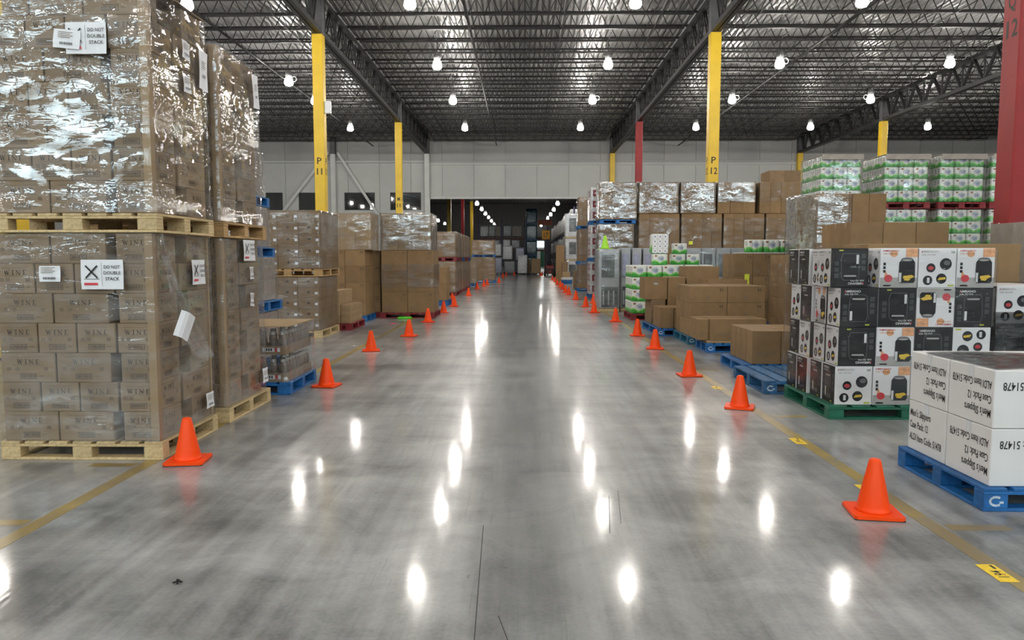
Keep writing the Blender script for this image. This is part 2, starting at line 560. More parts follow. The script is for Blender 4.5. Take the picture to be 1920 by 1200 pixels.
def slab_word(g, cx, cz, w, h, mi=0):
    """the word WINE in wide slab-serif capitals"""
    lw, gap = w * .2, w * .066
    x = cx - w / 2
    t, s = h * .2, h * .09
    z0, z1 = cz - h / 2, cz + h / 2
    # W
    a = x
    g.line(a, z1, a + lw * .3, z0, t, mi); g.line(a + lw * .3, z0, a + lw * .55, z1, s, mi)
    g.line(a + lw * .5, z1, a + lw * .8, z0, t, mi); g.line(a + lw * .8, z0, a + lw * 1.08, z1, s, mi)
    g.rect(a - lw * .15, a + lw * .2, z1, z1 + s, mi); g.rect(a + lw * .9, a + lw * 1.2, z1, z1 + s, mi)
    # I
    a = x + lw + gap * 1.8
    g.rect(a + lw * .28, a + lw * .28 + t, z0, z1, mi)
    g.rect(a + lw * .08, a + lw * .48 + t, z1, z1 + s, mi); g.rect(a + lw * .08, a + lw * .48 + t, z0 - s * .2, z0 + s, mi)
    # N
    a = x + 2 * lw + gap * 2.2
    g.rect(a + lw * .1, a + lw * .1 + s, z0, z1, mi); g.line(a + lw * .12, z1, a + lw * .92, z0, t, mi); g.rect(a + lw * .9, a + lw * .9 + s, z0, z1, mi)
    g.rect(a - lw * .1, a + lw * .25, z1, z1 + s, mi); g.rect(a - lw * .08, a + lw * .32, z0 - s * .2, z0 + s * .8, mi); g.rect(a + lw * .72, a + lw * 1.15, z1, z1 + s, mi)
    # E
    a = x + 3 * lw + gap * 4
    g.rect(a + lw * .15, a + lw * .15 + t, z0, z1, mi)
    g.rect(a, a + lw * .85, z1, z1 + s, mi); g.rect(a, a + lw * .9, z0 - s * .2, z0 + s * .8, mi); g.rect(a + lw * .2, a + lw * .6, cz - s / 2, cz + s / 2, mi)
    g.rect(a + lw * .78, a + lw * .85, z1 - h * .2, z1, mi); g.rect(a + lw * .83, a + lw * .9, z0, z0 + h * .22, mi)

FRY_M = ('fry_body', 'fry_edge', 'silver', 'fries', 'red_badge', 'fry_orange', 'fry_grey', 'fry_panel', 'tag_yellow', 'fry_white', 'fry_black', 'ink_soft')
_PR = {}
def print_mesh(kind, w, h):
    k = (kind, round(w, 2), round(h, 2))
    if k in _PR:
        return _PR[k]
    g = G()
    mats = ('ink', 'ink_soft', 'paper')
    if kind == 'wine':
        slab_word(g, 0, h * .2, min(.155, w * .58), h * .15)
        g.rect(-w * .3, w * .3, h * .075, h * .09, 1)
        g.rect(-w * .34, w * .3, h * .36, h * .375, 1)
        for sx in (-.36, -.2, .33):
            g.rect(w * sx - .016, w * sx + .016, -h * .1, h * .02, 1)
        bw = min(.062, w * .24)
        z0, z1 = -h * .38, -h * .2
        for q in ((-bw, bw, z0, z0 + .004), (-bw, bw, z1 - .004, z1), (-bw, -bw + .004, z0, z1), (bw - .004, bw, z0, z1)):
            g.rect(*q)
        x = -bw + .012
        while x < bw - .012:
            d = .002 + .004 * random.random()
            g.rect(x, x + d, z0 + .009, z1 - .009)
            x += d + .003 + .003 * random.random()
        g.rect(bw + .015, min(bw + .05, w / 2 - .01), -h * .3, -h * .265, 1)
    elif kind == 'lines':
        x0 = -w * .4
        for r in range(4):
            g.rect(x0, x0 + w * (.42, .36, .4, .25)[r], -h * .2 - r * h * .055, -h * .2 - r * h * .055 + h * .024, 1)
        for dx in (0, .05):
            a = w * .5 - .1 + dx
            g.rect(a - .005, a + .005, h * .27, h * .4, 0)
            g.poly([(a - .014, 0, h * .37), (a + .014, 0, h * .37), (a, 0, h * .44)], 0)
    elif kind == 'ticks':
        for dx in (0, .035):
            a = w * .5 - .12 + dx
            g.rect(a - .008, a + .008, h * .2, h * .36, 0)
        g.rect(-w * .05, w * .02, -h * .36, -h * .1, 1)
    elif kind == 'para':
        for r in range(3):
            g.rect(-w * .36, w * (.3 - .1 * r), -h * .16 - r * h * .07, -h * .16 - r * h * .07 + h * .028, 1)
    elif kind == 'diamond':
        g.rect(w * .5 - .075, w * .5 - .02, -h * .12, h * .1, 2)
        g.poly([(-.035, 0, h * .08), (0, 0, -h * .06), (.035, 0, h * .08), (0, 0, h * .2)], 0)
        g.rect(-w * .3, -w * .12, -h * .3, -h * .24, 1)
    elif kind == 'redside':
        mats = ('box_red', 'ink_soft', 'paper')
        g.rect(-w * .34, w * .34, -h * .3, h * .3)
        g.rect(-w * .2, w * .2, -h * .06, h * .06, 2, -.001)
    elif kind == 'slipper':
        mats = ('black_ink',)
        a = -w * .45
        hh = .05
        g.text("Men's Slippers", a, h * .27, w * .56, hh, 0, align='l')
        g.text("Case Pack: 12", a, h * .03, w * .5, hh, 0, align='l')
        g.text("ALDI Item Code: 51478", a, -h * .22, w * .86, hh, 0, align='l')
    elif kind == 'fry_black':
        mats = FRY_M
        def body(c, mi, y):
            g.poly([(-.078 - c, y, -.13 - c), (.062 + c, y, -.13 - c), (.078 + c, y, -.08), (.07 + c, y, .09), (.05 + c, y, .115 + c), (-.06 - c, y, .115 + c), (-.085 - c, y, .09), (-.094 - c, y, -.08)], mi)
        body(.004, 1, 0); body(0, 0, -.0006)
        g.poly([(-.07, -.001, .085), (.055, -.001, .085), (.045, -.001, .07), (-.06, -.001, .07)], 6)
        g.rect(-.085, -.062, -.12, -.035, 2, -.001)
        for i in range(3):
            g.rect(-.15, -.11, -.13 + i * .058, -.088 + i * .058, 7)
            g.rect(.1, .14, -.06 + i * .058, -.018 + i * .058, 7)
        g.text('AMBIANO', -.065, .15, .15, .022, 9)
        g.poly([(-.14, -.0012, .139), (-.126, -.0012, .139), (-.131, -.0012, .162)], 4)
        g.text('AIR FRYER', -.075, .122, .13, .017, 2)
        g.rect(.06, .1, -.168, -.156, 8)
    elif kind == 'fry_white':
        mats = FRY_M
        for cx, cz, r in ((.075, .035, .055), (-.06, .0, .042), (-.085, -.115, .044), (.04, -.1, .048)):
            g.ell(cx, cz, r, r, 0)
        g.ell(.085, .045, .03, .022, 1, -.0006)
        g.ell(-.06, -.002, .026, .018, 4, -.0006)
        g.poly([(.005, -.0006, -.115), (.08, -.0006, -.105), (.075, -.0006, -.085), (.02, -.0006, -.09)], 3)
        g.rect(-.092, -.068, -.14, -.09, 2, -.0006)
        g.text('AMBIANO', -.075, .15, .16, .02, 6)
        g.poly([(-.152, -.0012, .14), (-.142, -.0012, .14), (-.147, -.0012, .16)], 4)
        g.text('AIR FRYER', -.085, .12, .13, .014, 6)
        g.rect(.1, .155, -.17, -.155, 8)
        g.rect(.12, .155, .135, .155, 6)
    elif kind == 'fry_photo':
        mats = FRY_M
        g.rect(-w / 2 + .004, w / 2 - .004, -h / 2 + .004, -.09, 6)
        g.rect(.06, w / 2 - .004, .1, h / 2 - .004, 5)
        g.ell(-.05, .13, .035, .03, 5)
        g.poly([(-.125, 0, -.02), (-.08, 0, -.1), (-.135, 0, -.1)], 5)
        g.poly([(-.005, -.001, -.12), (.01, -.001, -.14), (.135, -.001, -.14), (.15, -.001, -.12), (.145, -.001, .05), (.12, -.001, .085), (.025, -.001, .085), (.0, -.001, .05)], 0)
        g.ell(.072, .078, .055, .018, 1, -.0016)
        g.ell(.072, .07, .045, .008, 6, -.0018)
        g.poly([(.0, -.0018, -.13), (.022, -.0018, -.135), (.024, -.0018, -.045), (.0, -.0018, -.045)], 2)
        g.poly([(.04, -.0018, -.1), (.04, -.0018, -.075), (.12, -.0018, -.065), (.145, -.0018, -.082), (.11, -.0018, -.098)], 3)
        g.poly([(.05, -.0018, -.115), (.09, -.0018, -.12), (.11, -.0018, -.1), (.05, -.0018, -.1)], 3)
        g.ell(-.095, -.098, .038, .034, 4, -.001)
        for i in range(3):
            g.rect(-.145, -.122, -.045 + i * .034, -.02 + i * .034, 0)
        g.text('AMBIANO', -.08, .158, .15, .018, 4)
        g.text('AIR FRYER', -.09, .13, .12, .013, 5)
        g.rect(-.14, -.07, -.17, -.158, 0)
    _PR[k] = g.mesh('print', mats)
    return _PR[k]

def fix_print(o, kind, face, dx, dy, dz, flip=False):
    """a flat print on one face of a box (origin at the middle of its bottom)"""
    w = dx if face in 'FB' else dy
    e = .0016
    loc, rz = {'F': ((0, -dy / 2 - e, dz / 2), 0), 'R': ((dx / 2 + e, 0, dz / 2), pi / 2), 'L': ((-dx / 2 - e, 0, dz / 2), -pi / 2)}[face]
    ob('print', print_mesh(kind, w, dz), o, loc, (0, pi if flip else 0, rz))

def carton(label, x0, x1, y0, y1, z0, z1, mat='card', front=None, side=None, sidekind='R', tape=True, group=None, name='cardboard_carton', cat='box', jit=1, flip=False):
    gp = .006
    dx, dy, dz = x1 - x0 - gp, y1 - y0 - gp, z1 - z0 - .001
    mats = mat if isinstance(mat, tuple) else (mat,)
    j = .0015 * jit
    o = ob(name, box_mesh(dx, dy, dz, mats), None,
           ((x0 + x1) / 2 + random.uniform(-j, j), (y0 + y1) / 2 + random.uniform(-j, j), z0), (0, 0, random.uniform(-.0022, .0022) * jit))
    tag(o, label, cat, group)
    if tape:
        ob('tape', tape_mesh(dx, dy, dz), o)
    if front:
        fix_print(o, front, 'F', dx, dy, dz, flip)
    if side:
        fix_print(o, side, sidekind, dx, dy, dz, flip)
    return o

def stack(where, x0, x1, y0, y1, z0, z1, nx, ny, nz, side='R', mat='card', front=None, sidep=None, top=None, tape=True,
          word='brown carton', name=None, cat='box', skip=None, backs=True, fn=None, first_layer=0):
    """a block of boxes; only those with a face outwards (front, aisle side, top) are built"""
    if top is None:
        top = z1 < 1.5
    dx, dy, dz = (x1 - x0) / nx, (y1 - y0) / ny, (z1 - z0) / nz
    sc = nx - 1 if side == 'R' else 0
    for k in range(nz):
        for j in range(ny):
            for i in range(nx):
                if not (j == 0 or (i == sc and backs) or (k == nz - 1 and top)):
                    continue
                if skip and skip(i, j, k):
                    continue
                lay = '' if nz + first_layer == 1 else ' ' + ORD[k + 1 + first_layer] + ' layer up'
                if j == 0:
                    pos = (ORD[i + 1] + ' from left') if nx > 1 else 'front'
                elif i == sc:
                    pos = ORD[j + 1] + ' back on aisle side'
                else:
                    pos = ORD[i + 1] + ' from left, ' + ORD[j + 1] + ' row'
                lab = f"{word},{lay}, {pos}, {where}" if lay else f"{word}, {pos}, {where}"
                a = (lab, x0 + i * dx, x0 + (i + 1) * dx, y0 + j * dy, y0 + (j + 1) * dy, z0 + k * dz, z0 + (k + 1) * dz)
                if fn:
                    fn(a, i, j, k)
                else:
                    carton(*a, mat=mat, front=front if j == 0 else None, side=sidep if i == sc else None, sidekind=side, tape=tape,
                           group=word + 's, ' + where, name=name or '_'.join(word.split()[:3]), cat=cat)

_PL = {}
def ubox(dx, dy, dz, m, name):
    k = (round(dx, 3), round(dy, 3), round(dz, 3), m)
    if k not in _PL:
        g = G()
        g.cbox(dx, dy, dz, .003)
        _PL[k] = g.mesh(name, (m,))
    return _PL[k]

_SP = {}
def pallet(label, x0, x1, y0, y1, z=0, mat='wood', h=.14, simple=False, logo=None, rz=0, group=None):
    """block pallet: deck boards run along y over three cross boards, nine blocks and three bottom boards"""
    w, d = x1 - x0, y1 - y0
    t = h * .14
    P = thing('pallet', label, 'pallet', ((x0 + x1) / 2, (y0 + y1) / 2, z), rz, group or (mat.split('_')[0] + ' pallets'))
    n = 7
    bw = w / n * .8
    pcs = []
    for i in range(n):
        pcs.append(('deck_board', -w / 2 + bw / 2 + i * (w - bw) / (n - 1), 0, h - t, bw, d, t))
    for j in (-1, 0, 1):
        yy = j * (d / 2 - .05)
        pcs.append(('cross_board', 0, yy, h - 2 * t - .0005, w, .1, t))
        pcs.append(('bottom_board', 0, yy, 0, w, .1, t))
        for i in (-1, 0, 1):
            if j and i:
                pcs.append(('bottom_board', i * (w / 2 - .05), j * (d / 4 - .025), 0, .1, d / 2 - .151, t))
            pcs.append(('block', i * (w / 2 - .072), yy, t + .0005, .144, .1, h - 3 * t - .0015))
    if simple:
        k = (round(w, 2), round(d, 2), mat, round(h, 3))
        if k not in _SP:
            for q in ('deck', 'base'):
                g = G()
                for (nm, px, py, pz, dx, dy, dz) in pcs:
                    if (nm == 'deck_board') == (q == 'deck'):
                        g.box(px - dx / 2, px + dx / 2, py - dy / 2, py + dy / 2, pz, pz + dz)
                _SP[k] = _SP.get(k, []) + [g.mesh(q, (mat,))]
        for q, me in zip(('deck', 'base'), _SP[k]):
            ob(q, me, P)
    else:
        for (nm, px, py, pz, dx, dy, dz) in pcs:
            ob(nm, ubox(dx, dy, dz, mat, nm), P, (px, py, pz))
    if logo:
        g = G()
        arc = [(.036 * cos(a), .026 * sin(a)) for a in [radians(50 + 26 * q) for q in range(11)]]
        for (a, b), (c, e) in zip(arc, arc[1:]):
            g.line(a, b, c, e, .014)
        g.rect(.02, .045, -.014, .0)
        me = g.mesh('stencil_mark', ('logo_white',))
        for i in logo:
            ob('stencil_mark', me, P, (i * (w / 2 - .072), -d / 2 - .002, h * .45))
    return P

def wrap(label, x0, x1, y0, y1, z0, z1, mat='film', res=.07, amp=.012, off=.012, skirt=.0, lean=0, lip=.08, flat=0):
    """stretch film: a wrinkled closed band around a load with a lip over its top edge"""
    x0 -= off; x1 += off; y0 -= off; y1 += off
    r = .02
    nx_, ny_ = max(3, int((x1 - x0) / res)), max(3, int((y1 - y0) / res))
    ring = []
    for i in range(nx_):
        ring.append((x0 + r + (x1 - x0 - 2 * r) * i / (nx_ - 1), y0, 0, -1))
    for i in range(ny_):
        ring.append((x1, y0 + r + (y1 - y0 - 2 * r) * i / (ny_ - 1), 1, 0))
    for i in range(nx_):
        ring.append((x1 - r - (x1 - x0 - 2 * r) * i / (nx_ - 1), y1, 0, 1))
    for i in range(ny_):
        ring.append((x0, y1 - r - (y1 - y0 - 2 * r) * i / (ny_ - 1), -1, 0))
    nz_ = max(4, int((z1 - z0) / (res * .75)))
    cx, cyy = (x0 + x1) / 2, (y0 + y1) / 2
    g = G()
    n = len(ring)
    seed = random.uniform(0, 50)
    for j in range(nz_ + 1):
        v = j / nz_
        z = z0 + (z1 - z0) * v
        for (x, y, a, b) in ring:
            q = noise.noise(Vector((x * 3 + seed, y * 3, z * 7)))
            q2 = noise.noise(Vector((x * 9 + seed, y * 9, z * 16 + 9)))
            d = amp * (abs(q) * 1.2 + abs(q2) * .6) * (0 if flat and a == flat else 1)
            if v < .08 and skirt:
                d += skirt * (1 - v / .08)
            g.v.append((x + a * d - cx + lean * (z - z0), y + b * d - cyy, z + (abs(q) * .014 if j == 0 else 0) - z0))
    for j in range(nz_):
        for k in range(n):
            a, b = j * n + k, j * n + (k + 1) % n
            g.f.append((a, b, b + n, a + n))
            g.m.append(0)
    if lip:
        st = len(g.v)
        for (x, y, a, b) in ring:
            sx, sy = (x - cx), (y - cyy)
            fx, fy = 1 - lip * 2 / (x1 - x0), 1 - lip * 2 / (y1 - y0)
            g.v.append((sx * fx + lean * (z1 - z0), sy * fy, z1 - z0 + .004 + .006 * random.random()))
        e = nz_ * n
        for k in range(n):
            g.f.append((e + k, e + (k + 1) % n, st + (k + 1) % n, st + k))
            g.m.append(0)
    o = ob('stretch_film', g.mesh('stretch_film', (mat,), True), None, (cx, cyy, z0))
    return tag(o, label, 'film', 'stretch film around the pallet loads')

# ------------------------------------------------------------------ the building
XL, XR, YR, YF, YE = -32.0, 38.0, -16.0, 60.5, 138.0
DECK = 11.55
OPEN_X0, OPEN_X1, OPEN_Z = -7.55, 7.0, 6.32

g = G()
nx_, ny_ = 1, 1
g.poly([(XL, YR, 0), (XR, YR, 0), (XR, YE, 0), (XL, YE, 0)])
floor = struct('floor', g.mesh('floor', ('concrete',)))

def floor_strip(name, x0, x1, y0, y1, z, m):
    h = G()
    h.box(x0, x1, y0, y1, 0.0003, z)
    return struct(name, h.mesh(name, (m,)), floor)
floor_strip('lane_line', 2.26, 2.36, 1.5, 26, .0012, 'worn_yellow')
floor_strip('lane_line', -2.8, -2.7, 1.5, 26, .0012, 'worn_yellow')
for (x0, x1, y) in ((2.38, 2.72, 4.02), (2.38, 2.7, 6.95), (-3.15, -2.82, 5.2), (-3.5, -2.82, 4.02), (2.38, 2.7, 9.9)):
    floor_strip('bay_line', x0, x1, y, y + .09, .0012, 'worn_yellow')
h = G()
h.bar((-.22, 4.06, .0008), (-.15, 1.2, .0008), .004, .001)
struct('floor_crack', h.mesh('floor_crack', ('joist_steel',)), floor)
h = G()
h.bar((-.1, 3.0, .0008), (.14, 1.9, .0008), .003, .001)
h.bar((.55, 4.6, .0008), (.48, 3.95, .0008), .004, .001)
h.bar((.62, 4.7, .0008), (.56, 4.1, .0008), .003, .001)
struct('skid_mark', h.mesh('skid_mark', ('joist_steel',)), floor)

# corrugated roof deck, flutes along the aisle
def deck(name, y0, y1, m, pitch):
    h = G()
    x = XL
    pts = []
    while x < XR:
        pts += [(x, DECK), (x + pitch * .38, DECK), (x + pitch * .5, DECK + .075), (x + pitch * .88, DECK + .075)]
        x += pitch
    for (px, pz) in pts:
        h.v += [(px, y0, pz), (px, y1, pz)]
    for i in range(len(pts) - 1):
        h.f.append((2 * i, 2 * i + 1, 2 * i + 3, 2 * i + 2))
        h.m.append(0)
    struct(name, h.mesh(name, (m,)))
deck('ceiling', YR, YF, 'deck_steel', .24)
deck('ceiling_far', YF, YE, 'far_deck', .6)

def wallbox(name, x0, x1, y0, y1, z0, z1, m='wall_paint'):
    h = G()
    h.box(x0, x1, y0, y1, z0, z1)
    return struct(name, h.mesh(name, (m,)))
wallbox('wall_left', XL - .2, XL, YR, YE, 0, DECK + .2)
wallbox('wall_right', XR, XR + .2, YR, YE, 0, DECK + .2)

# rear wall, behind the camera: a row of daylight windows over the dock doors
rw = wallbox('wall_rear', XL, XR, YR - .2, YR, 0, DECK + .2)
n = 0
for i in range(9):
    x = -22 + i * 5.6
    n += 1
    h = G()
    for (a, b, c, d) in ((-1.7, 1.7, 5.0, 5.08), (-1.7, 1.7, 7.9, 7.98), (-1.7, -1.62, 5.08, 7.9), (1.62, 1.7, 5.08, 7.9), (-.03, .03, 5.08, 7.9)):
        h.box(x + a, x + b, YR, YR + .08, c, d)
    wn = struct('window_%d' % n, h.mesh('window_frame', ('white_steel',)))
    h = G()
    h.box(x - 1.62, x + 1.62, YR + .01, YR + .03, 5.08, 7.9)
    struct('pane', h.mesh('pane', ('daylight',)), wn)
for i in range(5):
    x = -18 + i * 9
    h = G()
    for k in range(5):
        h.box(x - 1.4, x + 1.4, YR + .01, YR + .06, k * .6, k * .6 + .58)
    struct('door_%d' % (i + 2), h.mesh('dock_door', ('panel_white',)))

# far wall with the wide opening and four glazed openings
wins = [(-20.95, -19.52), (-18.22, -16.5), (-14.49, -12.0), (-10.76, -8.25)]
WZ0, WZ1 = 5.43, 6.85
xs = sorted(set([XL, XR, OPEN_X0, OPEN_X1] + [v for w in wins for v in w]))
zs = [0, WZ0, OPEN_Z, WZ1, 9.25, DECK + .1]
h = G()
cells = []
for xa, xb in zip(xs, xs[1:]):
    for za, zb in zip(zs, zs[1:]):
        mx, mz = (xa + xb) / 2, (za + zb) / 2
        if OPEN_X0 < mx < OPEN_X1 and mz < OPEN_Z:
            continue
        if any(a < mx < b for a, b in wins) and WZ0 < mz < WZ1:
            continue
        h.box(xa, xb, YF + .06, YF + .2, za, zb)
wf = struct('wall_far', h.mesh('wall_far', ('wall_paint',)))
x = XL
px = []
while x < XR - .1:
    px.append(x)
    x += 2.55
px.append(XR)
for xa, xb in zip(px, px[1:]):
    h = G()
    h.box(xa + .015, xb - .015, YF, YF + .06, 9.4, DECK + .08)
    struct('wall_panel', h.mesh('wall_panel', ('panel_shaded',)), wf)
for xa, xb in zip(px, px[1:]):
    segs = [(xa, xb)]
    for (a, b, zlo, zhi) in [(OPEN_X0, OPEN_X1, -1, OPEN_Z)] + [(a, b, WZ0, WZ1) for a, b in wins]:
        pass
    cuts = sorted(set([xa, xb] + [c for c in xs if xa < c < xb]))
    h = G()
    for ca, cb in zip(cuts, cuts[1:]):
        mx = (ca + cb) / 2
        l, r = (.015 if ca == xa else 0), (.015 if cb == xb else 0)
        if OPEN_X0 < mx < OPEN_X1:
            h.box(ca + l, cb - r, YF, YF + .06, OPEN_Z + .18, 9.2)
        elif any(a < mx < b for a, b in wins):
            h.box(ca + l, cb - r, YF, YF + .06, 0, WZ0)
            h.box(ca + l, cb - r, YF, YF + .06, WZ1, 9.2)
        else:
            h.box(ca + l, cb - r, YF, YF + .06, 0, 9.2)
    struct('wall_panel', h.mesh('wall_panel', ('panel_white',)), wf)
h = G(); h.box(XL, -7.9, YF - .12, YF, 9.22, 9.38)
struct('trim_1', h.mesh('girt', ('panel_white',)))
h = G(); h.box(-7.5, XR, YF - .12, YF, 9.02, 9.2)
struct('trim_2', h.mesh('girt', ('panel_white',)))
h = G(); h.box(OPEN_X0 - .05, OPEN_X1 + .05, YF - .06, YF + .2, OPEN_Z, OPEN_Z + .17)
struct('trim_3', h.mesh('header', ('white_steel',)))
for i, (a, b) in enumerate(wins):
    h = G()
    for q in ((a, b, WZ0, WZ0 + .07), (a, b, WZ1 - .07, WZ1), (a, a + .07, WZ0, WZ1), (b - .07, b, WZ0, WZ1)):
        h.box(q[0], q[1], YF + .02, YF + .15, q[2], q[3])
    w_ = struct('window_%d' % (20 + i), h.mesh('window_frame', ('dark_steel',)))
    h = G()
    h.box(a + .07, b - .07, YF + .08, YF + .09, WZ0 + .07, WZ1 - .07)
    struct('pane', h.mesh('pane', ('window_glass',)), w_)

# the end of the building beyond, with a lit doorway
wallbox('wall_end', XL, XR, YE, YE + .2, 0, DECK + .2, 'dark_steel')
h = G(); h.box(2.67, 3.96, YE - .15, YE - .1, 3.57, 4.75)
struct('window_30', h.mesh('daylight_window', ('daylight_far',)))
h = G(); h.box(2.67, 4.0, YE - .12, YE - .02, 0, 3.5)
struct('door_1', h.mesh('end_door', ('plastic_white',)))
h = G(); h.box(3.3, 3.95, YE - .18, YE - .125, 0, 2.9)
struct('door_9', h.mesh('side_door', ('green_paint',)))

# ------------------------------------------------------------------ columns, girders, joists
CX = [-7.7, 7.17, 22.1]
CY = [11.05, 28.5, 46.5, 60.2]

def column(x, y, m, label, letters=None, top=DECK - .35, grey=True, zl=5.0):
    P = thing('steel_column', label, 'column', (x, y, 0), 0, 'roof columns')
    P['kind'] = 'thing'
    w, t = .40, .035
    def hsec(z0, z1, mm, nm):
        h = G()
        h.cbox(w, w, z1 - z0, .022)
        ob(nm, h.mesh(nm, (mm,)), P, (0, 0, z0))
    hsec(0.02, 9.88, m, 'painted_shaft')
    hsec(9.88, top, 'grey_steel' if m != 'white_steel' else 'grey_steel', 'bare_shaft')
    h = G()
    h.box(-.28, .28, -.28, .28, 0, .02)
    ob('base_plate', h.mesh('base_plate', ('dark_steel',)), P)
    if letters:
        for ch, cx, cz, cw in [(letters[0], 0, zl + .2, .17)] + [(c_, (-.08 if i_ == 0 else .08), zl - .2, .045 if c_ == '1' else .13) for i_, c_ in enumerate(letters[1])]:
            h = G()
            h.text(ch, cx, cz, cw, .25)
            me = h.mesh('stencil_letter', ('stencil',))
            ob('stencil_letter', me, P, (0, -w / 2 - .002, 0))
            sx = -1 if x > 0 else 1
            ob('stencil_letter', me, P, (sx * (w / 2 + .002), 0, 0), (0, 0, sx * pi / 2))
    return P
column(-7.7, 11.05, 'yellow_steel', 'yellow steel column behind the tall near left wine stack', ('Q', '11'))
column(7.22, 11.05, 'red_steel', 'nearest red steel column beside the towel pallets', ('Q', '12'))
pc = column(-7.7, 28.5, 'yellow_steel', 'yellow steel column with the small white box, left of aisle', ('P', '11'))
h = G()
h.cbox(.24, .16, .46, .02)
ob('junction_box', h.mesh('junction_box', ('plastic_white',)), pc, (.325, -.05, 6.97))
column(7.17, 28.5, 'yellow_steel', 'yellow steel column rising behind the silver wrapped row', ('P', '12'))
column(-7.7, 46.5, 'yellow_steel', 'yellow steel column in front of the far dark windows', ('M', '11'))
column(7.17, 46.5, 'red_steel', 'red steel column beyond the silver wrapped row')
column(22.1, 46.5, 'yellow_steel', 'yellow steel column above the right towel pallets')
column(-7.7, 60.2, 'white_steel', 'white steel column at left edge of the far opening')
column(7.17, 60.2, 'yellow_steel', 'short looking yellow column against far wall, right of opening')
column(22.1, 60.2, 'yellow_steel', 'yellow column at far wall, behind the towel pallets')
column(-15.27, 60.2, 'white_steel', 'white steel column between two braces on far wall')
column(-7.5, 76.0, 'yellow_steel', 'yellow column in the dark hall beyond, nearest of three')
column(-7.5, 93.0, 'red_steel', 'red column in the dark hall beyond the opening')
column(-7.5, 109.5, 'yellow_steel', 'farthest yellow column in the dark hall beyond')

def brace(label, p, q):
    h = G()
    h.bar(p, q, .24, .2)
    tag(ob('wall_brace', h.mesh('wall_brace', ('white_steel',))), label, 'brace', 'diagonal braces on the far wall')
brace('white diagonal brace falling to the left of far wall column', (-15.65, 60.25, 10.0), (-20.3, 60.25, 4.2))
brace('white diagonal brace falling to the right of far wall column', (-14.9, 60.25, 10.0), (-11.2, 60.25, 4.2))

def bay_word(x):
    return {-23: 'left', -7.7: 'middle', 7.17: 'right', 22.1: 'outer right'}[x]

# joist girders along the column lines
def girder(x, y0, y1, label, depth=1.3, zb=9.98):
    P = thing('roof_girder', label, 'girder', (x, y0, 0), 0, 'joist girders along the column lines')
    P['kind'] = 'thing'
    ln = y1 - y0
    zt = zb + depth
    for nm, z in (('top_chord', zt), ('bottom_chord', zb)):
        h = G()
        e = .25 if nm == 'bottom_chord' else .22
        h.box(-.17, -.02, e, ln - e, z - .09, z + .09)
        h.box(.02, .17, e, ln - e, z - .09, z + .09)
        ob(nm, h.mesh(nm, ('dark_steel',)), P)
    k = max(4, int(round(ln / 1.77)))
    s = ln / k
    dm = {}
    for i in range(k):
        for (a, b, za, zb_) in ((i * s + .3 * (i == 0), (i + .5) * s, zt, zb), ((i + .5) * s, (i + 1) * s - .3 * (i == k - 1), zb, zt)):
            h = G()
            h.bar((-.05, a, za), (-.05, b, zb_), .06, .07)
            h.bar((.05, a, za), (.05, b, zb_), .06, .07)
            ob('diagonal', h.mesh('diagonal', ('dark_steel',)), P)
        h = G()
        h.bar((0, (i + .5) * s, zb), (0, (i + .5) * s, zt), .07, .07)
        ob('post', h.mesh('post', ('dark_steel',)), P)
LN = {-7.7: 'left', 7.17: 'right', 22.1: 'outer right'}
for x in CX:
    for q, (a, b) in enumerate(zip(CY, CY[1:])):
        girder(x, a, b, f"dark steel truss girder on {LN[x]} column line, {('nearest', 'middle', 'farthest')[q]} of three")
for q, (a, b) in enumerate(((60.8, 76), (76, 93))):
    girder(-7.5, a, b, f"dark truss girder in the far hall, {('nearer', 'farther')[q]} of two")

# bar joists across the bays
def joist_meshes(span):
    out = []
    zt, zb = DECK - .06, DECK - .68
    for nm, z in (('top_chord', zt), ('bottom_chord', zb)):
        h = G()
        e = 0 if nm == 'top_chord' else .6
        h.box(e, span - e, -.06, -.01, z - .035, z + .035)
        h.box(e, span - e, .01, .06, z - .035, z + .035)
        out.append((nm, h.mesh(nm, ('joist_steel',))))
    h = G()
    k = 22
    s = (span - 1.2) / k
    for i in range(k):
        h.bar((.6 + i * s, 0, zb), (.6 + (i + .5) * s, 0, zt), .028)
        h.bar((.6 + (i + .5) * s, 0, zt), (.6 + (i + 1) * s, 0, zb), .028)
    h.bar((.3, 0, zt), (.66, 0, zb), .03)
    h.bar((span - .3, 0, zt), (span - .66, 0, zb), .03)
    out.append(('web', h.mesh('web', ('joist_steel',))))
    return out
BAYS = [(-22.6, 'left'), (-7.7, 'middle'), (7.17, 'right'), (22.1, 'outer right')]
ys = []
y = 59.4
while y > 19:
    ys.append(y)
    y -= 1.77
JM = joist_meshes(14.84)
for (x, bn) in BAYS:
    for r, y in enumerate(ys):
        P = thing('roof_joist', f"dark open-web roof joist over {bn} bay, {ORD[r + 1]} from far wall", 'joist', (x + .02, y, 0), 0, 'open web joists under the roof deck')
        P['kind'] = 'thing'
        for nm, me in JM:
            ob(nm, me, P)
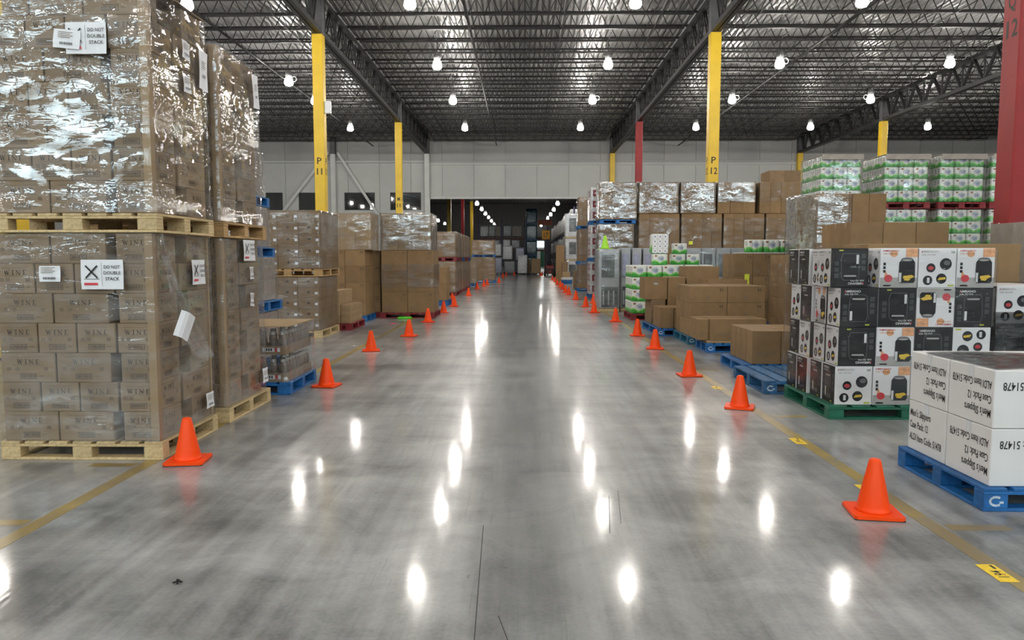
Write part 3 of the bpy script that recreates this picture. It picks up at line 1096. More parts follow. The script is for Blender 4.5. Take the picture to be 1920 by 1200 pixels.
# bridging rods and a few pipes along the aisle under the joists
h = G()
h.box(-.016, .016, 19.5, 60, 0, .032)
RM = h.mesh('bridging_rod', ('joist_steel',))
rods = []
for (x, bn) in BAYS:
    for q in range(4):
        for lv in (0, 1):
            o = ob('bridging_rod', RM, None, (x + 14.87 * (q + .5) / 4, 0, DECK - .735 if lv == 0 else DECK - .14))
            tag(o, f"thin {'lower' if lv == 0 else 'upper'} bridging rod along {bn} bay, {ORD[q + 1]} from left", 'rod', 'bridging rods between the joists')
for q, (x, z) in enumerate(((-2.1, 10.55), (12.4, 10.5), (-12.0, 10.5))):
    h = G()
    h.lathe([(.05, 0), (.05, 40.5)], 8)
    o = ob('sprinkler_pipe', h.mesh('sprinkler_pipe', ('dark_steel',), True), None, (x, 19.6, z), (-pi / 2, 0, 0))
    tag(o, f"dark sprinkler pipe under the joists of the {('middle', 'right', 'left')[q]} bay", 'pipe', 'sprinkler pipes')

# ------------------------------------------------------------------ high bay lamps
def lamp_parts():
    h = G(); h.lathe([(.05, .62), (.13, .6), (.15, .5), (.15, .36), (.1, .3)], 14)
    a = h.mesh('ballast_housing', ('housing',), True)
    h = G(); h.lathe([(.1, .3), (.15, .26), (.19, .12), (.2, .02), (.15, -.06), (.08, -.085), (.02, -.09)], 14)
    b = h.mesh('lens', ('lamp_lens',), True)
    h = G(); h.lathe([(.1, .3), (.15, .26), (.19, .12), (.2, .02), (.15, -.06), (.08, -.085), (.02, -.09)], 12)
    b2 = h.mesh('lens', ('lamp_lens_far',), True)
    h = G(); h.bar((0, 0, .62), (0, 0, 1.12), .03); h.bar((0, -.95, 1.132), (0, .95, 1.132), .04)
    c = h.mesh('hanger', ('dark_steel',))
    h = G()
    for i in range(10):
        a0, a1 = 2 * pi * i / 10, 2 * pi * (i + 1) / 10
        h.bar((.25 + .12 * cos(a0), .0, .22 + .12 * sin(a0)), (.25 + .12 * cos(a1), 0, .22 + .12 * sin(a1)), .014)
    d = h.mesh('cord_loop', ('white_steel',))
    h = G(); h.bar((0, 0, .62), (0, 0, 4.32), .03)
    e = h.mesh('hanger', ('dark_steel',))
    return a, b, b2, c, d, e
LA, LB, LB2, LC, LD, LE = lamp_parts()
def lamp(x, y, z, label, far=False, loop=False, rz=0):
    P = thing('high_bay_lamp', label, 'ceiling lamp', (x, y, z), rz, 'high bay lamps')
    ob('ballast_housing', LA, P)
    ob('lens', LB2 if far else LB, P)
    ob('hanger', LE if far else LC, P)
    if loop:
        ob('cord_loop', LD, P)
LX = [-25.6, -18.3, -10.98, -3.68, 3.65, 10.95, 18.15, 25.5]
LY = [-12.4, -5.0, 2.4, 9.8, 17.2, 24.8, 32.5, 39.7, 47.8]
rown = 0
for yi, y in enumerate(LY):
    for xi, x in enumerate(LX):
        if y > 20 and x < -20:
            continue
        xx, yy, zz = x, y, 9.68
        if yi == 6 and xi == 2:
            xx, yy, zz = -11.0, 35.4, 9.68
        vis = 'overhead' if y < 20 else ('nearest row' if yi == 5 else ORD[yi - 4] + ' row')
        if y < 20:
            lab = f"white high bay lamp out of frame overhead, {ORD[yi + 1]} row, {ORD[xi + 1]} across"
        else:
            lab = f"glowing white high bay lamp, {vis} of visible lamps, {ORD[xi]} from left"
        lamp(xx, yy, zz, lab, loop=(yi, xi) in ((6, 2), (6, 5), (7, 5), (7, 6), (7, 4), (5, 5)), rz=0 if xi != 6 else pi)
fl = [(-4.95, 80.8), (-4.95, 90), (-4.95, 99), (-4.95, 108), (-4.95, 118), (-4.95, 129), (3.78, 81), (3.78, 91), (3.78, 101), (3.7, 110), (3.9, 123), (3.3, 134)]
for q, (x, y) in enumerate(fl):
    side = 'left' if x < 0 else 'right'
    lamp(x, y, 7.35, f"small glowing lamp in far hall, {side} row, {ORD[(q % 6) + 1]} from near end", far=True)
for q, (x, y) in enumerate(((-13.5, 108), (-13.4, 118), (-13.4, 128), (-20.5, 96), (-24, 110), (-17, 84), (-28, 90))):
    lamp(x, y, 7.4, f"small glowing lamp at left of the far hall, {ORD[q + 1]} of seven", far=True)

def block_load(label, x0, x1, y0, y1, z0, z1, m, nz, base=True):
    P = thing('carton_load', label, 'pallet load', ((x0 + x1) / 2, (y0 + y1) / 2, z0), 0, 'carton loads far along the aisle')
    g_ = G()
    w, d, zb = x1 - x0, y1 - y0, .15 if base else 0
    dz = (z1 - z0 - zb) / nz
    for i in range(2):
        for j in range(2):
            for k in range(nz):
                g_.box(-w / 2 + i * w / 2 + .006, -w / 2 + (i + 1) * w / 2 - .006, -d / 2 + j * d / 2 + .006, -d / 2 + (j + 1) * d / 2 - .006, zb + k * dz + .004, zb + (k + 1) * dz)
    o = ob('carton_block', g_.mesh('carton_block', (m,)), P)
    o['kind'] = 'stuff'
    if base:
        h = G(); h.box(-w / 2, w / 2, -d / 2, d / 2, .1, .149)
        for i in (-1, 0, 1):
            h.box(i * w * .42 - .07, i * w * .42 + .07, -d / 2, d / 2, 0, .1)
        ob('pallet_base', h.mesh('pallet_base', ('red_paint',)), P)

# ------------------------------------------------------------------ left side of the aisle
WINE = ('card_wine',)
def wine_layers(where, xr, y0, z0, n, lh, cols=4, cut=0, openend=False):
    """a wine pallet: layers alternate between two long boxes + a gap + one turned box, and four turned boxes"""
    for k in range(n):
        za, zb = z0 + k * lh, z0 + (k + 1) * lh
        lay = ORD[k + 1] + ' layer up'
        grp = 'wine cartons, ' + where
        def c(lab, xa, xb, ya, yb, fr, sd):
            carton(f"WINE carton, {lay}, {lab}, {where}", xr + xa, xr + xb, y0 + ya, y0 + yb, za, zb, WINE, fr, sd, 'R', False, grp, 'wine_carton')
        if k % 2 == 0:
            f = [(-1.16, -.75, 0, .28), (-.745, -.335, 0, .28), (-.262, 0, 0, .39)]
        else:
            f = [(-1.16, -.875, 0, .4), (-.87, -.585, 0, .4), (-.58, -.29, 0, .4), (-.278, 0, 0, .4)]
        if openend and k == n - 1:
            f = [(-1.03, -.84, 0, .35), (-.83, -.445, 0, .28), (-.44, -.05, 0, .3)]
        for i, (a, b, c0, d) in enumerate(f):
            if i < cut and len(f) - i > 2:
                continue
            c((('first', 'second', 'third')[i] if len(f) == 3 else ORD[i + 1]) + ' from left in front', a, b, c0, d, 'wine', 'wine' if i == len(f) - 1 else None)
        if k % 2 == 0:
            c('back on aisle side', -.41, 0, .58, .93, None, 'wine')
        else:
            c('back on aisle side', -.4, 0, .44, .93, None, 'wine')

def corner_post(label, x, y, z0, z1, sx=1, t=.006, w=.055):
    h = G()
    h.box(-w if sx > 0 else 0, 0 if sx > 0 else w, -t, 0, 0, z1 - z0)
    h.box(0 if sx > 0 else -t, t if sx > 0 else 0, -t, w, 0, z1 - z0)
    tag(ob('corner_board', h.mesh('corner_board', ('card_pale',)), None, (x, y, z0)), label, 'corner board', 'cardboard corner boards')

def paper(parent, name, x, y, z, w, h_, marks, face='F', tilt=0):
    g_ = G()
    n = 4
    for i in range(n):
        for j in range(n):
            def p(u, v):
                return (-w / 2 + w * u / n, -.003 - .004 * sin(u * 2.1 + v), -h_ / 2 + h_ * v / n)
            g_.poly([p(i, j), p(i + 1, j), p(i + 1, j + 1), p(i, j + 1)])
    px, py, pz = parent.location
    rz = {'F': 0, 'R': pi / 2, 'L': -pi / 2}[face]
    o = ob(name, g_.mesh(name, ('paper',), True), parent, (x - px, y - py, z - pz), (0, tilt, rz))
    if marks:
        ob('print', marks, o, (0, -.011, 0))
    return o

def sign_marks(w, h_):
    g_ = G()
    g_.line(-w * .38, h_ * .3, -w * .1, -h_ * .12, .012); g_.line(-w * .1, h_ * .3, -w * .38, -h_ * .12, .012)
    g_.rect(-w * .42, -w * .06, -h_ * .16, -h_ * .145); g_.rect(w * .0, w * .006, -h_ * .38, h_ * .4)
    for t, z, k in (('DO NOT', .26, .38), ('DOUBLE', .06, .4), ('STACK', -.14, .33)):
        g_.text(t, w * .25, h_ * z, w * k, h_ * .11)
    g_.rect(-w * .42, -w * .1, -h_ * .36, -h_ * .28, 1)
    return g_.mesh('sign_print', ('black_ink', 'red_badge'))
def slip_marks(w, h_):
    g_ = G()
    for r in range(4):
        g_.rect(-w * .4, w * (.3 - .12 * (r % 2)), h_ * (.36 - .1 * r), h_ * (.39 - .1 * r), 1)
    x = -w * .3
    while x < w * .3:
        g_.rect(x, x + .006, -h_ * .34, -h_ * .2)
        x += .009 + .004 * random.random()
    return g_.mesh('slip_print', ('black_ink', 'ink_soft'))
SIGN, SLIP = sign_marks(.31, .215), slip_marks(.15, .12)
SLIP_T = slip_marks(.1, .18)

A, B = 'lower nearest pallet', 'upper nearest pallet'
pallet('pale wooden pallet under the nearest wine stack, on floor', -3.9, -2.68, 5.38, 6.38, 0, 'wood')
wine_layers(A, -2.72, 5.4, .141, 7, .2205)
pallet('wooden pallet carried on top of the lower nearest wine stack', -3.9, -2.66, 5.38, 6.38, 1.69, 'wood')
wine_layers(B, -2.70, 5.4, 1.831, 7, .2345, openend=True)
h = G()
h.box(-.6, .6, -.5, .5, 0, .012)
tag(ob('cap_sheet', h.mesh('cap_sheet', ('card_dark',)), None, (-3.28, 5.88, 3.478)), 'brown cardboard cap sheet on top of the nearest wine stack', 'cardboard sheet')
corner_post('tan corner board on the lower nearest wine stack', -2.712, 5.397, .145, 1.68, t=.004)
corner_post('tan corner board on the upper nearest wine stack', -2.692, 5.397, 1.835, 3.46, t=.004)
corner_post('tan corner board at back corner of lower nearest wine stack', -2.712, 6.336, .145, 1.68, t=.004, w=.02)
f1 = wrap('clear film around the lower nearest wine stack', -3.89, -2.7, 5.38, 6.36, .144, 1.684, 'film', .035, .008, .012, .0, lip=0)
f2 = wrap('shiny clear film around the upper nearest wine stack', -3.89, -2.68, 5.38, 6.36, 1.834, 3.476, 'film_heavy', .035, .009, .01, .02, lip=0)
FY = 5.352
paper(f1, 'warning_sign', -3.06, FY, 1.385, .31, .215, SIGN)
paper(f1, 'shipping_slip', -3.445, FY, 1.39, .155, .115, SLIP)
paper(f1, 'warning_sign', -2.668, 6.06, 1.39, .24, .2, sign_marks(.24, .2), 'R')
paper(f1, 'shipping_slip', -2.668, 6.2, .3, .15, .13, SLIP, 'R')
paper(f2, 'warning_sign', -3.1, FY, 3.06, .29, .22, SIGN)
paper(f2, 'shipping_slip', -3.23, FY - .012, 3.05, .19, .13, SLIP, tilt=.1)
paper(f2, 'shipping_slip', -2.65, 6.24, 3.05, .16, .32, SLIP_T, 'R', .06)
paper(f2, 'shipping_slip', -2.65, 5.93, 3.13, .13, .14, SLIP, 'R', .08)
paper(f2, 'shipping_slip', -2.65, 5.93, 2.87, .13, .13, SLIP, 'R', -.05)
# torn tail of film that hangs over the aisle side, with a loose sheet of paper caught in it
g_ = G()
nn_ = 26
for i in range(nn_ + 1):
    v = i / nn_
    cxp = Vector((-2.665 + .03 * v, 5.38 + .62 * v ** 1.4, 1.66 - 1.0 * v))
    wd = .03 + .13 * v ** 1.5
    for k in range(7):
        u = k / 6 - .5
        q = noise.noise(Vector((k * 1.7, i * .35, 3)))
        g_.v.append((cxp.x + .03 + .02 * q + .012 * sin(k * 2.2), cxp.y + u * wd * 2, cxp.z + u * .05))
for i in range(nn_):
    for k in range(6):
        a = i * 7 + k
        g_.f.append((a, a + 1, a + 8, a + 7)); g_.m.append(0)
o = ob('film_tail', g_.mesh('film_tail', ('film_tail',), True), f1, tuple(-c for c in f1.location))
g_ = G()
for i in range(5):
    for j in range(5):
        def p(u, v):
            a_, b_ = (u / 5 - .5) * .17, (v / 5 - .5) * .2
            return (.02 * sin(u * .9) + .012 * v / 5, a_ * .92 + b_ * .4, b_ * .92 - a_ * .4)
        g_.poly([p(i, j), p(i + 1, j), p(i + 1, j + 1), p(i, j + 1)])
ob('loose_sheet', g_.mesh('loose_sheet', ('paper',), True), f1, (-2.57 - f1.location.x, 5.57 - f1.location.y, .99 - f1.location.z), (0, 0, -.35))

C, D = 'lower second pallet', 'upper second pallet'
pallet('wooden pallet on floor under the second wine stack', -3.9, -2.67, 6.62, 7.72, 0, 'wood')
wine_layers(C, -2.72, 6.66, .141, 7, .2205, cut=1)
pallet('wooden pallet carried between the second pair of wine stacks', -3.9, -2.67, 6.62, 7.72, 1.69, 'wood_orange')
wine_layers(D, -2.72, 6.66, 1.831, 7, .223, cut=1)
corner_post('tan corner board on the lower second wine stack', -2.714, 6.656, .145, 1.68, t=.004)
corner_post('tan corner board on the upper second wine stack', -2.714, 6.656, 1.835, 3.38, t=.004)
f3 = wrap('clear film around the lower second wine stack', -3.89, -2.70, 6.64, 7.64, .144, 1.684, 'film', .04, .008, .014, .0, lip=0)
f4 = wrap('shiny clear film around the upper second wine stack', -3.89, -2.70, 6.64, 7.64, 1.834, 3.396, 'film_heavy', .04, .01, .014, .03)
paper(f4, 'shipping_slip', -2.66, 7.48, 3.15, .16, .32, SLIP_T, 'R', -.1)
paper(f3, 'warning_sign', -2.665, 7.2, 1.58, .3, .2, SIGN, 'R')
paper(f3, 'shipping_slip', -2.665, 7.25, 1.36, .1, .12, SLIP, 'R')
paper(f3, 'shipping_slip', -2.665, 7.24, 1.1, .1, .13, SLIP, 'R', .1)
paper(f3, 'shipping_slip', -2.665, 7.55, .3, .15, .15, SLIP, 'R')

# leaning tower of film wrapped loads on blue pallets
T = 'leaning tower'
tz = [(.14, .775, -.36), (.925, 1.515, -.38), (1.66, 2.215, -.47), (2.36, 2.98, -.53)]
for q, (a, b, dx) in enumerate(tz):
    pallet(f"blue pallet in leaning film-wrapped tower, {ORD[q + 1]} from floor", -4.3 + dx, -3.08 + dx, 9.5, 10.6, a - .14, 'blue_paint', .135, simple=q == 0, group='blue pallets of the leaning tower')
    stack(T + ', ' + ORD[q + 1] + ' tier', -4.25 + dx, -3.14 + dx, 9.55, 10.5, a, b, 2, 2, 2, 'R', ('card_grey',), None, None, False, False, 'grey brown carton')
    fw = wrap(f"milky clear film on {ORD[q + 1]} tier of the leaning tower", -4.26 + dx, -3.13 + dx, 9.54, 10.51, a + .004, b + (.004 if q == 3 else -.01), 'film_heavy', .07, .03, .012, .0, lip=.08 if q == 3 else 0)
    if q == 1:
        paper(fw, 'shipping_slip', -3.68, 9.46, 1.42, .2, .26, SLIP_T, 'F', .3)
        o = paper(fw, 'neon_note', -3.565, 9.455, 1.45, .1, .12, None, 'F')
        o.data = o.data.copy(); o.data.materials.clear(); o.data.materials.append(M['note_yellow'])
    if q == 2:
        paper(fw, 'shipping_slip', -3.68, 9.46, 2.05, .12, .22, SLIP_T, 'F', .1)

# low pallet of jars and cans in printed trays, a kraft sheet on top
pallet('blue pallet under the low load of jar trays', -3.62, -2.56, 8.03, 9.06, 0, 'blue_paint', .14)
JM_ = {}
def jar_tray(label, x0, x1, y0, y1, z0, z1):
    P = thing('jar_tray', label, 'tray', ((x0 + x1) / 2, (y0 + y1) / 2, z0), 0, 'trays of jars on the low blue pallet')
    w, d, hh = x1 - x0 - .01, y1 - y0 - .01, z1 - z0
    key = (round(w, 3), round(d, 3))
    if key not in JM_:
        h = G()
        h.box(-w / 2, w / 2, -d / 2, d / 2, 0, .01)
        for q in ((-w / 2, w / 2, -d / 2, -d / 2 + .006), (-w / 2, w / 2, d / 2 - .006, d / 2), (-w / 2, -w / 2 + .006, -d / 2, d / 2), (w / 2 - .006, w / 2, -d / 2, d / 2)):
            h.box(*q, .01, .095, 0)
        h.rect(-w * .32, w * .3, .03, .075, 1, -d / 2 - .001)
        for q in (-.2, -.12, -.04):
            h.rect(w * q, w * q + .018, .038, .068, 2, -d / 2 - .002)
        h.rect(w * .1, w * .2, .03, .075, 3, -d / 2 - .002)
        a = h.mesh('tray', ('card_dark', 'paper', 'black_ink', 'red_badge'))
        h = G()
        r = .042
        h.lathe([(r * .9, 0), (r, .01), (r, .17), (r * .75, .2), (r * .75, .205)], 12)
        h.lathe([(r * .8, .205), (r * .8, .24)], 12, 1)
        b = h.mesh('jar', ('can_mix', 'can_top'), False)
        JM_[key] = (a, b)
    a, b = JM_[key]
    ob('tray', a, P)
    nx, ny = int(w / .09), int(d / .09)
    for i in range(nx):
        for j in range(ny):
            if j == 0 or i == nx - 1:
                ob('jar', b, P, (-w / 2 + w * (i + .5) / nx, -d / 2 + d * (j + .5) / ny, .011))
for k in range(2):
    for i in range(3):
        for j in range(3):
            if j == 0 or i == 2:
                pos = ORD[i + 1] + ' from left in front' if j == 0 else ORD[j + 1] + ' back on aisle side'
                jar_tray(f"printed tray of dark jars, {('lower', 'upper')[k]} layer, {pos}, low blue pallet", -3.58 + i * .325, -3.58 + (i + 1) * .325, 8.06 + j * .325, 8.06 + (j + 1) * .325, .141 + k * .305, .441 + k * .305)
h = G()
h.box(-.51, .51, -.51, .51, 0, .008)
tag(ob('kraft_sheet', h.mesh('kraft_sheet', ('card_pale',)), None, (-3.09, 8.55, .752)), 'pale kraft sheet covering the low load of jar trays', 'cardboard sheet')
wrap('grey clear film around the low load of jar trays', -3.59, -2.59, 8.05, 9.05, .144, .748, 'film_heavy', .05, .01, .014, .02, lip=0)

# double stack of brown cartons with small white labels
E1, E2 = 'lower white-label stack', 'upper white-label stack'
pallet('wooden pallet on floor under the white-label carton stack', -5.05, -3.8, 13.86, 15.25, 0, 'wood')
stack(E1, -5.03, -3.84, 13.88, 15.25, .141, 1.16, 3, 3, 5, 'R', ('card_dark',), 'diamond', None, False, False, 'brown carton')
pallet('wooden pallet lying between the two white-label carton stacks', -5.05, -3.78, 13.86, 15.25, 1.165, 'wood_orange')
stack(E2, -5.0, -3.8, 13.88, 15.25, 1.306, 2.4, 3, 3, 5, 'R', ('card_dark',), 'diamond', None, False, False, 'brown carton')
wrap('hazy film around the lower white-label carton stack', -5.03, -3.84, 13.88, 15.25, .144, 1.15, 'film', .08, .01, .012, lip=0)
wrap('hazy film around the upper white-label carton stack', -5.0, -3.8, 13.88, 15.25, 1.31, 2.403, 'film', .08, .01, .012)

pallet('small red pallet under the short pile of pale cartons', -4.12, -3.58, 15.4, 16.7, 0, 'red_paint')
stack('short pile on red pallet', -4.08, -3.84, 15.42, 16.62, .141, .83, 2, 4, 4, 'R', ('card_pale',), 'para', 'para', True, False, 'small pale carton')
stack('lower step on red pallet', -3.84, -3.62, 15.5, 16.62, .141, .53, 1, 4, 3, 'R', ('card_pale',), 'para', 'para', True, False, 'small pale carton')

pallet('blue pallet under tan carton block behind the white-label stacks', -4.75, -3.72, 17.56, 18.68, 0, 'blue_paint')
stack('lower tan block on blue pallet', -4.72, -3.75, 17.6, 18.65, .141, 1.71, 2, 2, 4, 'R', ('card',), 'lines', 'lines', False, True, 'tan carton')
stack('upper tan block over blue pallet', -4.72, -3.6, 17.6, 18.53, 1.711, 2.58, 3, 2, 3, 'R', ('card_pale',), None, None, False, True, 'tan carton')
wrap('clear film around the upper tan carton block', -4.73, -3.59, 17.59, 18.54, 1.715, 2.585, 'film_heavy', .08, .012, .012)
pallet('red pallet behind the tan carton block, beside the aisle', -4.5, -3.61, 18.78, 19.9, 0, 'red_paint', simple=True)
stack('narrow block behind tan block', -4.47, -3.62, 18.8, 19.85, .141, 1.71, 2, 2, 4, 'R', ('card',), 'lines', 'lines', False, True, 'tan carton')

pallet('red pallet under the big square carton block by aisle', -3.6, -2.22, 18.56, 19.9, 0, 'red_paint')
stack('lower square block by aisle', -3.555, -2.25, 18.6, 19.85, .141, 1.71, 2, 2, 3, 'R', ('card',), 'lines', 'lines', False, True, 'large tan carton')
stack('upper square block by aisle', -3.55, -2.31, 18.6, 19.85, 1.711, 2.63, 3, 2, 3, 'R', ('card_pale',), None, None, False, True, 'tan carton')
wrap('shiny film around the upper square carton block', -3.56, -2.3, 18.59, 19.86, 1.715, 2.635, 'film_silver', .07, .012, .012)
wrap('band of film around middle of the lower square carton block', -3.56, -2.245, 18.595, 19.86, .78, 1.36, 'film_heavy', .07, .012, .01, lip=0)
h = G()
h.cbox(.34, .22, .05, .015)
tag(ob('green_scrap', h.mesh('green_scrap', ('lime_scrap',)), None, (-2.95, 18.42, 0)), 'bright green scrap lying under the big square carton block', 'scrap')

pallet('blue pallet under the lone narrow carton tower by aisle', -2.86, -2.38, 23.6, 24.7, 0, 'blue_paint', .17, simple=True)
stack('lone narrow tower by aisle', -2.84, -2.42, 23.6, 24.6, .171, 1.23, 1, 2, 2, 'R', ('card',), None, None, None, True, 'tan carton')

for q in range(6):
    y0 = 29.8 + q * 1.42
    if q == 0:
        pallet('dark red pallet on floor at near end of the wrapped aisle row', -3.72, -2.66, y0 - .02, y0 + 1.26, 0, 'red_paint', simple=True)
        stack('lower load, wrapped aisle row', -3.68, -2.7, y0, y0 + 1.22, .145, 1.39, 2, 2, 3, 'R', ('card',), None, None, None, False, 'wrapped carton')
        stack('upper load, wrapped aisle row', -3.68, -2.7, y0, y0 + 1.22, 1.565, 2.58, 2, 2, 3, 'R', ('card',), None, None, None, False, 'wrapped carton')
    else:
        block_load(f"brown carton block, lower tier of wrapped aisle row, {ORD[q + 1]} from near end", -3.68, -2.7, y0, y0 + 1.22, 0, 1.39, 'card', 3)
        block_load(f"brown carton block, upper tier of wrapped aisle row, {ORD[q + 1]} from near end", -3.68, -2.7, y0, y0 + 1.22, 1.565, 2.58, 'card', 3, base=False)
    pallet(f"{('red', 'red', 'blue')[q % 3]} pallet between tiers of wrapped aisle row, {ORD[q + 1]} from near end", -3.72, -2.66, y0 - .02, y0 + 1.26, 1.4, ('red_paint', 'red_paint', 'blue_paint')[q % 3], .16, simple=True)
    wrap(f"film on lower tier of wrapped aisle row, {ORD[q + 1]} from near end", -3.69, -2.69, y0 - .01, y0 + 1.23, .16, 1.38, 'film_heavy', .14, .02, .012, lip=0)
    wrap(f"film on upper tier of wrapped aisle row, {ORD[q + 1]} from near end", -3.69, -2.69, y0 - .01, y0 + 1.23, 1.58, 2.585, 'film_heavy', .14, .02, .012, lip=.06)

pallet('dark pallet beneath short wrapped load before the far tan blocks', -3.2, -2.5, 40.8, 42, 0, 'blue_paint', simple=True)
stack('short load beyond wrapped row', -3.18, -2.53, 40.85, 41.9, .145, 1.35, 1, 2, 2, 'R', ('card_pale',), None, None, None, False, 'tan carton')
wrap('film on the short load beyond the wrapped aisle row', -3.19, -2.52, 40.84, 41.91, .15, 1.36, 'film_heavy', .15, .02)
pallet('blue pallet on floor under far tan block at aisle end', -3.2, -1.7, 46.38, 47.6, 0, 'blue_paint', simple=True)
stack('lower far tan block', -3.17, -1.74, 46.4, 47.6, .145, 1.6, 2, 1, 2, 'R', ('card',), None, None, None, False, 'tan carton')
pallet('blue pallet between the far tan blocks at aisle end', -3.2, -1.7, 46.38, 47.6, 1.605, 'blue_paint', simple=True)
stack('upper far tan block', -3.17, -1.74, 46.4, 47.6, 1.75, 2.66, 2, 1, 2, 'R', ('card',), None, None, None, False, 'tan carton')
wrap('film around the lower far tan block', -3.18, -1.73, 46.39, 47.61, .15, 1.59, 'film', .15, .02, lip=0)
wrap('film around the upper far tan block', -3.18, -1.73, 46.39, 47.61, 1.76, 2.67, 'film', .15, .02)

# ------------------------------------------------------------------ right side of the aisle
# white slipper cartons on a blue pallet
pallet('worn blue pallet under the white slipper cartons', 2.74, 3.94, 4.33, 5.34, 0, 'blue_paint', .142, logo=(-1, 0, 1))
SLIP_G = 'white slipper cartons'
for k in range(2):
    for j in range(2):
        for i in range(2):
            xa, ya, za = 2.785 + i * .57, 4.36 + j * .475, .143 + k * .3515
            pos = ('left' if i == 0 else 'right') + (' near' if j == 0 else ' far')
            extra = 'text upright' if (k == 0 and j == 1) else 'text upside down'
            flip = not (k == 0 and j == 1)
            o = carton(f"white slipper carton, {('bottom', 'top')[k]} layer, {pos} corner, {extra}", xa, xa + .565, ya, ya + .47, za, za + .349, ('white_card',), 'slipper', 'slipper' if i == 0 else None, 'L', False, SLIP_G, 'slipper_carton', flip=flip)
            h = G()
            e = .001
            h.box(-.284, .284, -.025, .025, .3492, .35)
            h.box(-.2825, -.281, -.025, .025, .28, .3492)
            h.box(.281, .2825, -.025, .025, .28, .3492)
            ob('clear_tape', h.mesh('clear_tape', ('plastic_white',)), o)
g_ = G()
n1, n2 = 34, 26
for i in range(n1 + 1):
    for j in range(n2 + 1):
        u, v = i / n1, j / n2
        x, y = 2.80 + .92 * u, 4.37 + .78 * v + .06 * sin(u * 5)
        q = noise.noise(Vector((x * 7, y * 7, 1))) + .5 * noise.noise(Vector((x * 16, y * 16, 4)))
        edge = min(u, v, 1 - u, 1 - v)
        g_.v.append((x - 3.2, y - 4.8, .003 + .016 * abs(q) * min(1, edge * 8)))
for i in range(n1):
    for j in range(n2):
        a = i * (n2 + 1) + j
        g_.f.append((a, a + n2 + 1, a + n2 + 2, a + 1)); g_.m.append(0)
tag(ob('dust_film', g_.mesh('dust_film', ('film_smoke',), True), None, (3.2, 4.8, .848)), 'crumpled dark grey film lying on the white slipper cartons', 'film')

# air fryer cartons, four by three by four, on a green pallet
pallet('green pallet under the air fryer cartons', 2.86, 4.36, 6.86, 8.04, 0, 'green_paint', .13)
FRY = 'black and white air fryer cartons'
F_ROWS = [  # bottom to top
    [('fry_white', 0), ('fry_photo', 0), ('fry_photo', 0), ('fry_black', 0)],
    [('fry_black', 1), ('fry_photo', 0), ('fry_black', 0), ('fry_white', 1)],
    [('fry_black', 0), ('fry_black', 1), ('fry_photo', 1), ('fry_black', 0)],
    [('fry_black', 1), ('fry_photo', 0), ('fry_white', 0), ('fry_photo', 0)]]
BODY = {'fry_black': ('fry_black', 'fry_white'), 'fry_white': ('fry_white', 'fry_black'), 'fry_photo': ('fry_white', 'fry_white')}
WORD = {'fry_black': 'black air fryer carton', 'fry_white': 'white round-picture air fryer carton', 'fry_photo': 'pale large-picture air fryer carton'}
SIDES = [['fry_black', 'fry_black', 'fry_black'], ['fry_white', 'fry_white', 'fry_black'], ['fry_photo', 'fry_black', 'fry_white'], ['fry_white', 'fry_black', 'fry_black']]
X0 = [2.925, 2.945, 2.95, 2.95]
FH = .367
for k in range(4):
    for i in range(4):
        kind, flip = F_ROWS[k][i]
        dx = .352
        xa = X0[k] + i * dx - (.055 if k == 3 and i == 0 else 0)
        ya = 6.9 + (.11 if k == 3 and i == 0 else 0)
        sd = BODY[kind][1] if kind != 'fry_white' else 'fry_black'
        sp = 'fry_white' if sd == 'fry_white' else 'fry_black'
        lab = f"{WORD[kind]}{', upside down' if flip else ''}, {ORD[k + 1]} row up, {ORD[i + 1]} from left, green pallet"
        gp = .006
        o = ob('air_fryer_carton', box_mesh(.346, .29, FH - .002, BODY[kind], .004), None, (xa + dx / 2, ya + .15, .131 + k * FH))
        tag(o, lab, 'box', FRY)
        ob('print', print_mesh(kind, .346, FH - .002), o, (0, -.1468, FH / 2), (0, pi if flip else 0, 0))
        if i == 0 or (k == 3 and i == 1):
            s2 = ob('print', print_mesh(sp, .29, FH - .002), o, (-.1748, 0, FH / 2), (0, 0, -pi / 2))
            s2.scale.x = .82
    for j in range(3):
        kind = SIDES[k][j]
        ya = 7.21 + j * .29 + (.1 if k == 3 else 0)
        other = {'fry_black': ('fry_white', 'fry_black'), 'fry_white': ('fry_black', 'fry_white'), 'fry_photo': ('fry_black', 'fry_white')}[kind]
        for i in range(4):
            if i > 0 and k < 3:
                continue
            xa = X0[k] + i * .352 - (.03 if j and i == 0 else 0)
            o = ob('air_fryer_carton', box_mesh(.346, .28, FH - .002, other, .004), None, (xa + .173, ya + .145, .131 + k * FH))
            tag(o, f"{'black' if other[1] == 'fry_black' else 'white'}-sided air fryer carton, {ORD[k + 1]} row up, {ORD[j + 2]} back, {ORD[i + 1]} column", 'box', FRY)
            if i == 0:
                s2 = ob('print', print_mesh(kind, .28, FH - .002), o, (-.1748, 0, FH / 2), (0, 0, -pi / 2))
                s2.scale.x = .8
wrap('clear film on the aisle corner of the air fryer cartons', 2.9, 4.36, 6.88, 8.2, .2, 1.58, 'film_thin', .05, .004, .012, 0, lip=0)

